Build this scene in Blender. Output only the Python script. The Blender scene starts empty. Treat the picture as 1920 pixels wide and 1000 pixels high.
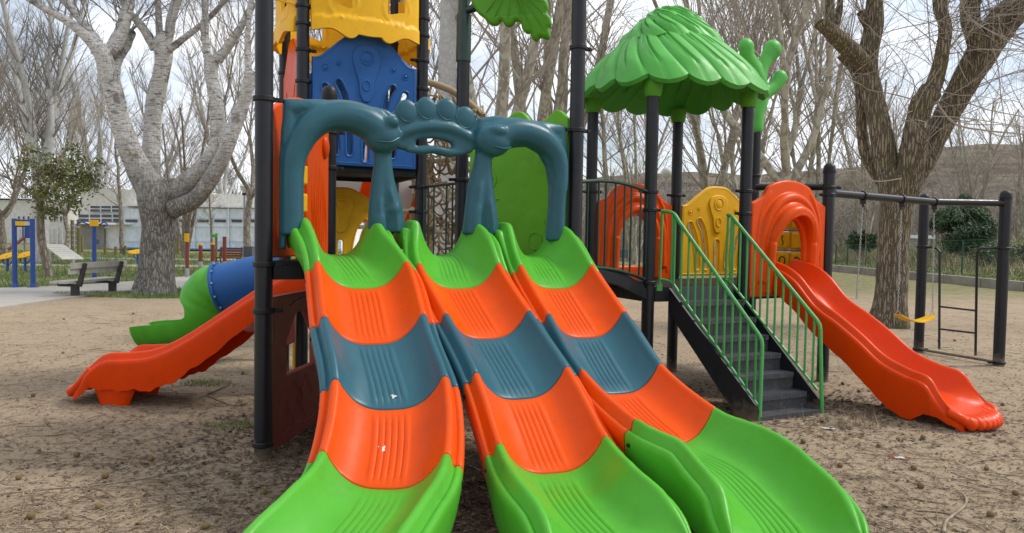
import bpy, bmesh, math, random
import numpy as np
from mathutils import Vector, Matrix, noise
R = math.radians
rng = random.Random(7)
nrg = np.random.default_rng(7)
SC = bpy.context.scene
COL = SC.collection

# ---------------------------------------------------------------- camera
F = 1400.0
EYE = 1.5
PITCH = math.atan(60/1400)
ROLL = 0.017
fwd = Vector((0, math.cos(PITCH), -math.sin(PITCH)))
up0 = Vector((0, math.sin(PITCH), math.cos(PITCH)))
rt0 = Vector((1, 0, 0))
cr = rt0*math.cos(ROLL) + up0*math.sin(ROLL)
cu_ = up0*math.cos(ROLL) - rt0*math.sin(ROLL)
cam_d = bpy.data.cameras.new('camera')
cam_d.sensor_width = 36
cam_d.lens = 36*F/1920
cam_d.clip_start = 0.05
cam_d.clip_end = 2500
cam = bpy.data.objects.new('camera', cam_d)
COL.objects.link(cam)
m = Matrix((cr, cu_, -fwd)).transposed().to_4x4()
m.translation = Vector((0, 0, EYE))
cam.matrix_world = m
SC.camera = cam

# ---------------------------------------------------------------- world, sun, exposure
SUN_EL, SUN_AZ = R(48), R(80)      # azimuth from +Y towards +X
w = bpy.data.worlds.new('World'); SC.world = w; w.use_nodes = True
nt = w.node_tree; nt.nodes.clear()
def N(t, typ, **kw):
    n = t.nodes.new(typ)
    for k, v in kw.items(): setattr(n, k, v)
    return n
out = N(nt, 'ShaderNodeOutputWorld'); bg = N(nt, 'ShaderNodeBackground')
sky = N(nt, 'ShaderNodeTexSky', sky_type='NISHITA', sun_disc=False, sun_elevation=SUN_EL, sun_rotation=SUN_AZ)
sky.air_density = 1.0; sky.dust_density = 1.5; sky.ozone_density = 1.2
tc = N(nt, 'ShaderNodeTexCoord'); mp = N(nt, 'ShaderNodeMapping'); mp.inputs['Scale'].default_value = (1, 1, 2.2)
nz = N(nt, 'ShaderNodeTexNoise'); nz.inputs['Scale'].default_value = 2.3; nz.inputs['Detail'].default_value = 7; nz.inputs['Roughness'].default_value = .56
rp = N(nt, 'ShaderNodeValToRGB'); rp.color_ramp.elements[0].position = .40; rp.color_ramp.elements[1].position = .56
rp.color_ramp.elements[0].color = (.25, .25, .25, 1); rp.color_ramp.elements[1].color = (1, 1, 1, 1)
nz2 = N(nt, 'ShaderNodeTexNoise'); nz2.inputs['Scale'].default_value = 5.0; nz2.inputs['Detail'].default_value = 5
rp2 = N(nt, 'ShaderNodeValToRGB')
rp2.color_ramp.elements[0].position = .3; rp2.color_ramp.elements[0].color = (6.0, 6.5, 7.4, 1)
rp2.color_ramp.elements[1].position = .7; rp2.color_ramp.elements[1].color = (11.5, 11.7, 12.0, 1)
mx = N(nt, 'ShaderNodeMix', data_type='RGBA')
L = nt.links.new
L(tc.outputs['Generated'], mp.inputs['Vector']); L(mp.outputs[0], nz.inputs['Vector']); L(mp.outputs[0], nz2.inputs['Vector'])
L(nz.outputs['Fac'], rp.inputs[0]); L(nz2.outputs['Fac'], rp2.inputs[0])
L(rp.outputs[0], mx.inputs[0]); L(sky.outputs[0], mx.inputs['A']); L(rp2.outputs[0], mx.inputs['B'])
L(mx.outputs['Result'], bg.inputs['Color']); bg.inputs['Strength'].default_value = .105
L(bg.outputs[0], out.inputs[0])

sd = bpy.data.lights.new('sun', 'SUN'); sd.energy = 2.2; sd.angle = R(11); sd.color = (1, .96, .9)
sun = bpy.data.objects.new('sun', sd); COL.objects.link(sun)
sdir = Vector((math.sin(SUN_AZ)*math.cos(SUN_EL), math.cos(SUN_AZ)*math.cos(SUN_EL), math.sin(SUN_EL)))
sun.rotation_euler = sdir.to_track_quat('Z', 'Y').to_euler()
sun.location = (0, 0, 30)
SC.view_settings.view_transform = 'Standard'; SC.view_settings.look = 'None'
SC.view_settings.gamma = 1; SC.view_settings.use_curve_mapping = False
SC.view_settings.exposure = 0.42
SC.render.engine = 'CYCLES'
SC.cycles.max_bounces = 6; SC.cycles.transparent_max_bounces = 12; SC.cycles.use_denoising = True

# ---------------------------------------------------------------- survey helpers: where a sight line meets a known depth, height or plane
def ray(px, py):
    return fwd*F + cr*(px-960) + cu_*(500-py)
def P(px, py, Y):
    d = ray(px, py); k = Y/d.y
    return Vector((d.x*k, Y, EYE + d.z*k))
def G(px, py, h=0.0):
    d = ray(px, py); k = (h-EYE)/d.z
    return Vector((d.x*k, d.y*k, h))
def plane_xy(px, py, a, u):
    """t along u and height z where the sight line meets the vertical plane through a along u"""
    d = ray(px, py)
    det = d.x*(-u.y) - d.y*(-u.x)
    k = (a.x*(-u.y) - a.y*(-u.x))/det
    t = (d.x*a.y - d.y*a.x)/det
    t = ((d.x*k - a.x)*u.x + (d.y*k - a.y)*u.y)
    return t, EYE + d.z*k

# ---------------------------------------------------------------- mesh helpers
def finish(me, smooth=35):
    if smooth is None: return me
    n = len(me.polygons)
    me.polygons.foreach_set('use_smooth', [True]*n)
    if smooth < 180:
        me.set_sharp_from_angle(angle=R(smooth))
    return me
def mesh(verts, faces, smooth=35):
    me = bpy.data.meshes.new('mesh')
    me.from_pydata([tuple(v) for v in verts], [], [tuple(f) for f in faces]); me.update()
    return finish(me, smooth)
def root_of(o):
    while o.parent: o = o.parent
    return o
def obj(name, me, mat=None, parent=None, local=False, **props):
    """one mesh object; a part's mesh is given in place and moved into its thing's own frame"""
    if parent is not None and not local:
        r = root_of(parent)
        M = Matrix.Rotation(r.rotation_euler.z, 4, 'Z'); M.translation = r.location
        me.transform(M.inverted())
    o = bpy.data.objects.new(name, me)
    if mat is not None and not me.materials: me.materials.append(mat)
    COL.objects.link(o)
    if parent is not None: o.parent = parent
    for k, v in props.items(): o[k] = v
    return o
def thing(name, label, cat, loc=(0, 0, 0), rz=0, group=None):
    o = bpy.data.objects.new(name, None); COL.objects.link(o)
    o.location = loc; o.rotation_euler = (0, 0, rz); o.empty_display_size = .2
    o['label'] = label; o['category'] = cat
    if group: o['group'] = group
    return o
def tag(o, label, cat, group=None):
    o['label'] = label; o['category'] = cat
    if group: o['group'] = group
    return o
def copy_tree(o, parent=None):
    c = o.copy(); COL.objects.link(c)
    if parent is not None: c.parent = parent
    for ch in list(o.children): copy_tree(ch, c)
    return c
def recenter(o):
    """origin of a top-level mesh to the bottom centre of its own bounds"""
    co = np.empty(len(o.data.vertices)*3); o.data.vertices.foreach_get('co', co); co = co.reshape(-1, 3)
    lo, hi = co.min(0), co.max(0)
    c = Vector(((lo[0]+hi[0])/2, (lo[1]+hi[1])/2, lo[2]))
    o.data.transform(Matrix.Translation(-c)); o.location = c
    return o

class MB:
    def __init__(s): s.v = []; s.f = []
    def add(s, vs, fs):
        n = len(s.v); s.v += [tuple(v) for v in vs]; s.f += [tuple(i+n for i in f) for f in fs]; return s
    def box(s, c, size, M=None):
        x, y, z = [d/2 for d in size]
        vs = [Vector((a*x, b*y, d*z)) for a in (-1, 1) for b in (-1, 1) for d in (-1, 1)]
        if M is not None: vs = [M @ v for v in vs]
        c = Vector(c); vs = [v+c for v in vs]
        return s.add(vs, [(0, 1, 3, 2), (4, 6, 7, 5), (0, 4, 5, 1), (2, 3, 7, 6), (0, 2, 6, 4), (1, 5, 7, 3)])
    def bar(s, a, b, w, h, up=Vector((0, 0, 1))):
        a, b = Vector(a), Vector(b); d = (b-a); l = d.length; d.normalize()
        sx = d.cross(up)
        if sx.length < 1e-4: sx = d.cross(Vector((0, 1, 0)))
        sx.normalize(); sz = sx.cross(d)
        vs = []
        for p in (a, b):
            for q, r_ in ((-1, -1), (1, -1), (1, 1), (-1, 1)):
                vs.append(p + sx*q*w/2 + sz*r_*h/2)
        return s.add(vs, [(0, 1, 2, 3), (7, 6, 5, 4), (0, 4, 5, 1), (1, 5, 6, 2), (2, 6, 7, 3), (3, 7, 4, 0)])
    def tube(s, pts, rad, k=12, cap=True, flat=None):
        pts = [Vector(p) for p in pts]; n = len(pts)
        if not hasattr(rad, '__len__'): rad = [rad]*n
        base = len(s.v); prev = None
        for i, p in enumerate(pts):
            t = (pts[min(i+1, n-1)]-pts[max(i-1, 0)])
            if t.length < 1e-9: t = Vector((0, 0, 1))
            t.normalize()
            if prev is None:
                a = Vector((0, 1, 0)) if abs(t.y) < .9 else Vector((1, 0, 0))
                x = t.cross(a).normalized()
            else:
                x = prev - t*prev.dot(t)
                x = x.normalized() if x.length > 1e-6 else t.cross(Vector((0, 1, 0))).normalized()
            prev = x; y = t.cross(x)
            r = rad[i]
            r1, r2 = (r if hasattr(r, '__len__') else (r, r))
            for j in range(k):
                a = 2*math.pi*j/k
                s.v.append(tuple(p + x*math.cos(a)*r1 + y*math.sin(a)*r2))
        for i in range(n-1):
            for j in range(k):
                a0 = base+i*k+j; a1 = base+i*k+(j+1) % k
                s.f.append((a0, a1, a1+k, a0+k))
        if cap:
            s.f.append(tuple(base+j for j in range(k))[::-1]); s.f.append(tuple(base+(n-1)*k+j for j in range(k)))
        return s
    def ball(s, c, r, k=14, M=None):
        rr = r if hasattr(r, '__len__') else (r, r, r); c = Vector(c); base = len(s.v); m_ = k//2
        s.v.append(None); s.v.append(None)
        top, bot = base, base+1
        def put(v):
            v = Vector((v[0]*rr[0], v[1]*rr[1], v[2]*rr[2]))
            if M is not None: v = M @ v
            return tuple(v+c)
        s.v[top] = put((0, 0, 1)); s.v[bot] = put((0, 0, -1))
        for i in range(1, m_):
            th = math.pi*i/m_
            for j in range(k):
                a = 2*math.pi*j/k
                s.v.append(put((math.sin(th)*math.cos(a), math.sin(th)*math.sin(a), math.cos(th))))
        b = base+2
        for j in range(k):
            s.f.append((top, b+j, b+(j+1) % k))
            e = b+(m_-2)*k
            s.f.append((bot, e+(j+1) % k, e+j))
        for i in range(m_-2):
            for j in range(k):
                p = b+i*k+j; q = b+i*k+(j+1) % k
                s.f.append((p, p+k, q+k, q))
        return s
    def torus(s, c, Rr, r, ax=Vector((0, 0, 1)), k=24, q=8):
        ax = ax.normalized(); x = ax.orthogonal().normalized(); y = ax.cross(x); c = Vector(c); b = len(s.v)
        for i in range(k):
            a = 2*math.pi*i/k; d = x*math.cos(a)+y*math.sin(a)
            for j in range(q):
                e = 2*math.pi*j/q
                s.v.append(tuple(c + d*(Rr+r*math.cos(e)) + ax*r*math.sin(e)))
        for i in range(k):
            for j in range(q):
                p = b+i*q+j; p2 = b+i*q+(j+1) % q; o2 = b+((i+1) % k)*q
                s.f.append((p, o2+j, o2+(j+1) % q, p2))
        return s
    def me(s, smooth=35): return mesh(s.v, s.f, smooth)
    def build(s, name, mat, parent=None, smooth=35, **props): return obj(name, s.me(smooth), mat, parent, **props)

def crom(pts, n=8, closed=False):
    pts = [Vector(p) for p in pts]; o = []
    N_ = len(pts)
    rngs = range(N_) if closed else range(N_-1)
    for i in rngs:
        if closed: p0, p1, p2, p3 = pts[i-1], pts[i], pts[(i+1) % N_], pts[(i+2) % N_]
        else: p0, p1, p2, p3 = pts[max(i-1, 0)], pts[i], pts[i+1], pts[min(i+2, N_-1)]
        for j in range(n):
            t = j/n
            o.append(.5*((2*p1)+(p2-p0)*t+(2*p0-5*p1+4*p2-p3)*t*t+(3*p1-p0-3*p2+p3)*t**3))
    if not closed: o.append(pts[-1].copy())
    return o
def plate(loops, thick, bevel=.006, res=2, smooth=35):
    """flat plate from closed 2-D outlines (the later ones cut holes), rounded edges; lies in XY, thickness along Z about 0"""
    c = bpy.data.curves.new('plate', 'CURVE'); c.dimensions = '2D'; c.fill_mode = 'BOTH'
    for lp in loops:
        sp = c.splines.new('POLY'); sp.points.add(len(lp)-1)
        for q, p in zip(sp.points, lp): q.co = (p[0], p[1], 0, 1)
        sp.use_cyclic_u = True
    c.extrude = max(thick/2-bevel, .0005); c.bevel_depth = bevel; c.bevel_resolution = res; c.offset = -bevel
    o = bpy.data.objects.new('plate', c)
    me = bpy.data.meshes.new_from_object(o)
    me.materials.clear()
    bpy.data.objects.remove(o); bpy.data.curves.remove(c)
    return finish(me, smooth)
def join(meshes, smooth=35):
    bm = bmesh.new()
    for m_ in meshes: bm.from_mesh(m_); bpy.data.meshes.remove(m_)
    me = bpy.data.meshes.new('mesh'); bm.to_mesh(me); bm.free()
    return finish(me, smooth)
def tf(me, M): me.transform(M); return me
def frame(a, u, z0=0):
    """matrix: local x along u, local y up, local z out of the plane (towards the camera side)"""
    u = Vector((u.x, u.y, 0)).normalized(); nrm = u.cross(Vector((0, 0, 1)))
    M = Matrix((u, Vector((0, 0, 1)), nrm)).transposed().to_4x4(); M.translation = Vector((a.x, a.y, z0)); return M
def melt(me, voxel, smooth_it=4, fac=.5):
    """union of overlapping solids into one continuous rounded skin"""
    o = bpy.data.objects.new('melt', me); COL.objects.link(o)
    md = o.modifiers.new('r', 'REMESH'); md.mode = 'VOXEL'; md.voxel_size = voxel; md.use_smooth_shade = True
    ms = o.modifiers.new('s', 'SMOOTH'); ms.iterations = smooth_it; ms.factor = fac
    dg = bpy.context.evaluated_depsgraph_get()
    r = bpy.data.meshes.new_from_object(o.evaluated_get(dg))
    bpy.data.objects.remove(o); bpy.data.meshes.remove(me)
    return finish(r, 180)

# ---------------------------------------------------------------- materials
def newmat(name):
    m_ = bpy.data.materials.new(name); m_.use_nodes = True
    t = m_.node_tree; b = t.nodes['Principled BSDF']; return m_, t, b
def mixrgb(t, fac, a, b, blend='MIX'):
    n = N(t, 'ShaderNodeMix', data_type='RGBA', blend_type=blend)
    for s_, v in ((n.inputs[0], fac), (n.inputs['A'], a), (n.inputs['B'], b)):
        if isinstance(v, bpy.types.NodeSocket): t.links.new(v, s_)
        elif isinstance(v, tuple): s_.default_value = v if len(v) == 4 else (*v, 1)
        else: s_.default_value = v
    return n.outputs['Result']
def tex(t, scale, detail=4, rough=.55, sc=(1, 1, 1), coord='Object', kind='ShaderNodeTexNoise', dist=0):
    c = N(t, 'ShaderNodeTexCoord'); mp_ = N(t, 'ShaderNodeMapping'); mp_.inputs['Scale'].default_value = sc
    t.links.new(c.outputs[coord], mp_.inputs[0])
    n = N(t, kind); t.links.new(mp_.outputs[0], n.inputs['Vector']); n.inputs['Scale'].default_value = scale
    if kind == 'ShaderNodeTexNoise':
        n.inputs['Detail'].default_value = detail; n.inputs['Roughness'].default_value = rough; n.inputs['Distortion'].default_value = dist
    return n
def ramp(t, src, stops):
    r = N(t, 'ShaderNodeValToRGB'); e = r.color_ramp.elements
    while len(e) < len(stops): e.new(.5)
    for el, (p, c) in zip(e, stops):
        el.position = p; el.color = (c, c, c, 1) if not isinstance(c, tuple) else (*c, 1)
    t.links.new(src, r.inputs[0]); return r.outputs[0]
def bump(t, b, src, strength, dist=.01, prev=None):
    n = N(t, 'ShaderNodeBump'); n.inputs['Strength'].default_value = strength; n.inputs['Distance'].default_value = dist
    t.links.new(src, n.inputs['Height'])
    if prev is not None: t.links.new(prev, n.inputs['Normal'])
    t.links.new(n.outputs[0], b.inputs['Normal']); return n.outputs[0]
def plastic(name, col, rough=.42, wear=.12, dust=.10, spec=.26, pale=.0):
    m_, t, b = newmat(name)
    a = tex(t, 2.2, 5, .6); f1 = ramp(t, a.outputs['Fac'], [(.35, 0.), (.7, 1.)])
    c2 = tuple(min(1, x*(1-wear)+.02*wear+.04*pale) for x in col)
    c = mixrgb(t, f1, col, c2)
    d = tex(t, 34, 6, .7); f2 = ramp(t, d.outputs['Fac'], [(.60, 0.), (.78, dust)])
    c = mixrgb(t, f2, c, (.33, .28, .2))
    gr = tex(t, 7, 8, .78); c = mixrgb(t, ramp(t, gr.outputs['Fac'], [(.50, 0.), (.72, .38)]), c, tuple(x*.62+.006 for x in col))
    sc = tex(t, 14, 3, .5, (1, 9, 1)); f3 = ramp(t, sc.outputs['Fac'], [(.66, 0.), (.74, .16)])
    c = mixrgb(t, f3, c, tuple(min(1, x*1.12+.012) for x in col))
    t.links.new(c, b.inputs['Base Color'])
    rr = ramp(t, tex(t, 9, 5, .65).outputs['Fac'], [(.3, rough-.07), (.75, rough+.13)])
    t.links.new(rr, b.inputs['Roughness']); b.inputs['Specular IOR Level'].default_value = spec
    p = bump(t, b, tex(t, 260, 2).outputs['Fac'], .12, .0015)
    bump(t, b, tex(t, 6, 2).outputs['Fac'], .12, .02, p)
    return m_
def paint(name, col, rough=.38, chips=True, chipcol=(.16, .15, .14), spec=.5, mud=False):
    m_, t, b = newmat(name)
    n1 = tex(t, 5, 5, .6, (1, 1, .5)); c = mixrgb(t, ramp(t, n1.outputs['Fac'], [(.35, 0.), (.7, 1.)]), col, tuple(x*.75+.006 for x in col))
    if chips:
        n2 = tex(t, 26, 6, .75); c = mixrgb(t, ramp(t, n2.outputs['Fac'], [(.70, 0.), (.75, .5)]), c, chipcol)
    if mud:   # dried soil splashed up the foot of the posts
        g = N(t, 'ShaderNodeNewGeometry'); s_ = N(t, 'ShaderNodeSeparateXYZ'); t.links.new(g.outputs['Position'], s_.inputs[0])
        n_ = N(t, 'ShaderNodeMath', operation='MULTIPLY_ADD'); t.links.new(tex(t, 16, 7, .75).outputs['Fac'], n_.inputs[0]); n_.inputs[1].default_value = .42; t.links.new(s_.outputs['Z'], n_.inputs[2])
        c = mixrgb(t, ramp(t, n_.outputs[0], [(.20, .85), (.36, 0.)]), c, (.20, .15, .10))
    t.links.new(c, b.inputs['Base Color'])
    t.links.new(ramp(t, tex(t, 18, 5).outputs['Fac'], [(.3, rough-.08), (.8, rough+.15)]), b.inputs['Roughness'])
    b.inputs['Specular IOR Level'].default_value = spec
    bump(t, b, tex(t, 140, 2).outputs['Fac'], .18, .001)
    return m_
M = {}
M['orange'] = plastic('orange_plastic', (.71, .072, .0), spec=.17, wear=.14, rough=.33)
M['red'] = plastic('red_orange_plastic', (.69, .050, .0), spec=.16, wear=.12, rough=.32)
M['green'] = plastic('green_plastic', (.080, .375, .026), wear=.14, dust=.06, spec=.22, rough=.34)
M['roofgreen'] = plastic('roof_green_plastic', (.085, .40, .060), rough=.45, wear=.15, dust=.05)
M['darkgreen'] = plastic('deep_green_plastic', (.085, .30, .014), rough=.5, dust=.1)
M['teal'] = plastic('teal_plastic', (.024, .102, .136), rough=.34, dust=.06)
M['blue'] = plastic('blue_plastic', (.014, .098, .32), rough=.42, dust=.04)
M['yellow'] = plastic('yellow_plastic', (.84, .45, .006), rough=.45, dust=.08)
M['brown'] = plastic('maroon_plastic', (.20, .042, .030), rough=.5, dust=.3)
M['black'] = paint('black_paint', (.0065, .0075, .012), rough=.36, spec=.38, mud=True)
M['rubber'] = paint('black_rubber', (.006, .006, .008), rough=.5, chips=False, spec=.35)
M['deck'] = paint('deck_coating', (.007, .008, .011), rough=.6, chips=False, spec=.3)
M['greenpaint'] = paint('green_railing_paint', (.065, .35, .08), rough=.4, chips=True, chipcol=(.3, .4, .3))
M['darkrail'] = paint('dark_green_paint', (.004, .032, .020), rough=.35, chips=False)
M['bluepaint'] = paint('blue_paint', (.015, .06, .27), rough=.4)
M['steel'] = paint('galvanised_steel', (.35, .36, .37), rough=.4, chips=False)
M['darkmark'] = paint('dark_marking', (.03, .015, .01), rough=.6, chips=False)
M['white'] = plastic('white_plastic', (.62, .62, .60), rough=.5)
# ================================================================ PLAY STRUCTURE LAYOUT (ground points of the posts, metres)
def at(px, py, Y):
    p = P(px, py, Y); return Vector((p.x, p.y, 0))
A1 = at(494, 600, 4.83)      # left front post of the slide tower
A2 = at(1080, 300, 5.90)     # right front post
A3 = at(617, 300, 5.98)      # left rear (short, capped)
A4 = at(867, 250, 6.68)      # right rear (carries the leaf)
B1 = at(568, 100, 6.85)      # tall tower
B2 = at(791, 200, 7.38)
B3 = at(534, 130, 7.85)
B4 = at(741, 75, 8.35)
C1 = at(1219, 400, 6.79)     # leaf roof tower
C2 = at(1397, 400, 7.26)
C3 = at(1110, 300, 7.73)
C4 = at(1267, 400, 8.30)
C5 = at(1549, 500, 7.88)
C6 = at(1417, 300, 8.90)
PR = .057
DECK1, DECK2, DECK3 = 1.30, 1.04, 2.02
u1 = (A2-A1).normalized(); n1 = Vector((-u1.y, u1.x, 0))
u2 = (C2-C1).normalized(); n2 = Vector((-u2.y, u2.x, 0))
def zpix(px, py, q): return P(px, py, q.y).z

def post(par, q, h, clamps=(), cap=False, r=PR):
    mb = MB(); prof = [(-.05, r), (h-.0, r)]
    mb.tube([(q.x, q.y, -.12), (q.x, q.y, h)], r, 28)
    o = mb.build('post', M['black'], par)
    if cap:
        c = MB(); pts = []; rad = []
        for z, rr in ((-.02, r+.004), (.0, r+.006), (.012, r+.006), (.014, r+.001), (.045, r), (.07, r*.82), (.085, r*.5), (.09, r*.1)):
            pts.append((q.x, q.y, h+z)); rad.append(rr)
        c.tube(pts, rad, 28); c.build('cap', M['rubber'], o, 60)
    for z, ang in clamps:
        c = MB(); hh = .017; rr = r+.012
        c.tube([(q.x, q.y, z-hh), (q.x, q.y, z-hh*.7), (q.x, q.y, z+hh*.7), (q.x, q.y, z+hh)], [rr-.005, rr, rr, rr-.005], 28)
        for da in ((0, math.pi) if isinstance(ang, tuple) else (0,)):
            a0 = (ang[0] if isinstance(ang, tuple) else ang)+da
            d = Vector((math.cos(a0), math.sin(a0), 0)); e = q+d*(r+.030); e.z = z
            Mz = Matrix.Rotation(a0, 3, 'Z')
            c.box(e, (.052, .030, .026), Mz)
            s = Vector((-d.y, d.x, 0))
            c.tube([e+s*.024+d*.008, e-s*.024+d*.008], .009, 8)
            c.tube([e+d*.015, e+d*.034], .014, 10)
        c.build('clamp', M['rubber'], o, 40)
    return o
def ang(a, b): return math.atan2(b.y-a.y, b.x-a.x)

def std_panel(wd, ht, mat, par, a, u, z0, gap=.075, name='panel', slots=True, inset=0.0):
    """moulded play panel: shouldered top, pear-shaped boss with rings, four dots, curved slots"""
    W = wd-2*gap; H = ht
    sh = .77*H
    top = crom([(W/2, sh), (W*.42, sh+.02*H), (W*.28, sh+.12*H), (W*.13, H*.985), (0, H), (-W*.13, H*.985), (-W*.28, sh+.12*H), (-W*.42, sh+.02*H), (-W/2, sh)], 6)
    outl = [(-W/2, 0), (W/2, 0)] + [(p.x, p.y) for p in top]
    def slot(pts, r):
        c = crom(pts, 5); L_, R_ = [], []
        for i, p in enumerate(c):
            t = (c[min(i+1, len(c)-1)]-c[max(i-1, 0)]).normalized(); n = Vector((-t.y, t.x, 0))
            L_.append(p+n*r); R_.append(p-n*r)
        def capp(c0, t, s0):
            b = math.atan2(t.y, t.x); return [c0+Vector((math.cos(b+s0-k*math.pi/6), math.sin(b+s0-k*math.pi/6), 0))*r for k in range(1, 6)]
        t1 = (c[-1]-c[-2]).normalized(); t0 = (c[0]-c[1]).normalized()
        lp = L_ + capp(c[-1], t1, math.pi/2) + R_[::-1] + capp(c[0], t0, math.pi/2)
        return [(p.x, p.y) for p in lp]
    holes = []; rims = []
    if slots:
        sl = [[(-.27*W, .10*H, 0), (-.285*W, .28*H, 0), (-.33*W, .45*H, 0), (-.385*W, .56*H, 0)],
              [(-.15*W, .10*H, 0), (-.16*W, .30*H, 0), (-.20*W, .50*H, 0), (-.26*W, .60*H, 0)]]
        for s_ in list(sl):
            sl.append([(-x, y, z) for x, y, z in s_])
        sl.append([(0, .06*H, 0), (0, .24*H, 0), (0, .37*H, 0)])
        for s_ in sl:
            holes.append(slot([Vector(p) for p in s_], .026*W)); rims.append(slot([Vector(p) for p in s_], .040*W))
    parts = [plate([outl]+holes, .05, .010)]
    mb = MB()
    for rm in rims: mb.tube([Vector((x, y, .024)) for x, y in rm+rm[:1]], .007, 6, cap=False)
    inner = [(x*.955, .022*H+(y)*.958) for x, y in outl]
    mb.tube([Vector((x, y, .0225)) for x, y in inner+inner[:1]], .006, 6, cap=False)
    parts.append(mb.me())
    pear = crom([(0, .90*H, 0), (.10*W, .875*H, 0), (.135*W, .80*H, 0), (.115*W, .72*H, 0), (.075*W, .62*H, 0), (.065*W, .54*H, 0), (.035*W, .485*H, 0), (0, .475*H, 0),
                 (-.035*W, .485*H, 0), (-.065*W, .54*H, 0), (-.075*W, .62*H, 0), (-.115*W, .72*H, 0), (-.135*W, .80*H, 0), (-.10*W, .875*H, 0)], 5, True)
    pb = plate([[(p.x, p.y) for p in pear]], .034, .010, 3); parts.append(tf(pb, Matrix.Translation((0, 0, .024))))
    mb = MB()
    mb.torus((0, .80*H, .041), .062*W, .007, k=30); mb.ball((0, .80*H, .037), (.05*W, .05*W, .012), 18)
    for k in range(24):
        pass
    mb.torus((0, .60*H, .041), .034*W, .007, k=24)
    mb.v = [(x, (y if not (abs(y-.60*H) < .06*W and z > .03) else .60*H+(y-.60*H)*1.35), z) for x, y, z in mb.v]
    for sx in (-1, 1):
        for xx, yy, rr in ((.385, .70, .030), (.265, .74, .023)):
            mb.torus((sx*xx*W, yy*H, .024), rr*W, .006, k=20, q=6); mb.ball((sx*xx*W, yy*H, .022), (rr*W*.7, rr*W*.7, .012), 14)
    parts.append(mb.me())
    me = join(parts, 40)
    tf(me, frame(a + u*(wd/2) - u.cross(Vector((0, 0, 1)))*inset, u, z0))
    return obj(name, me, mat, par)

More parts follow.
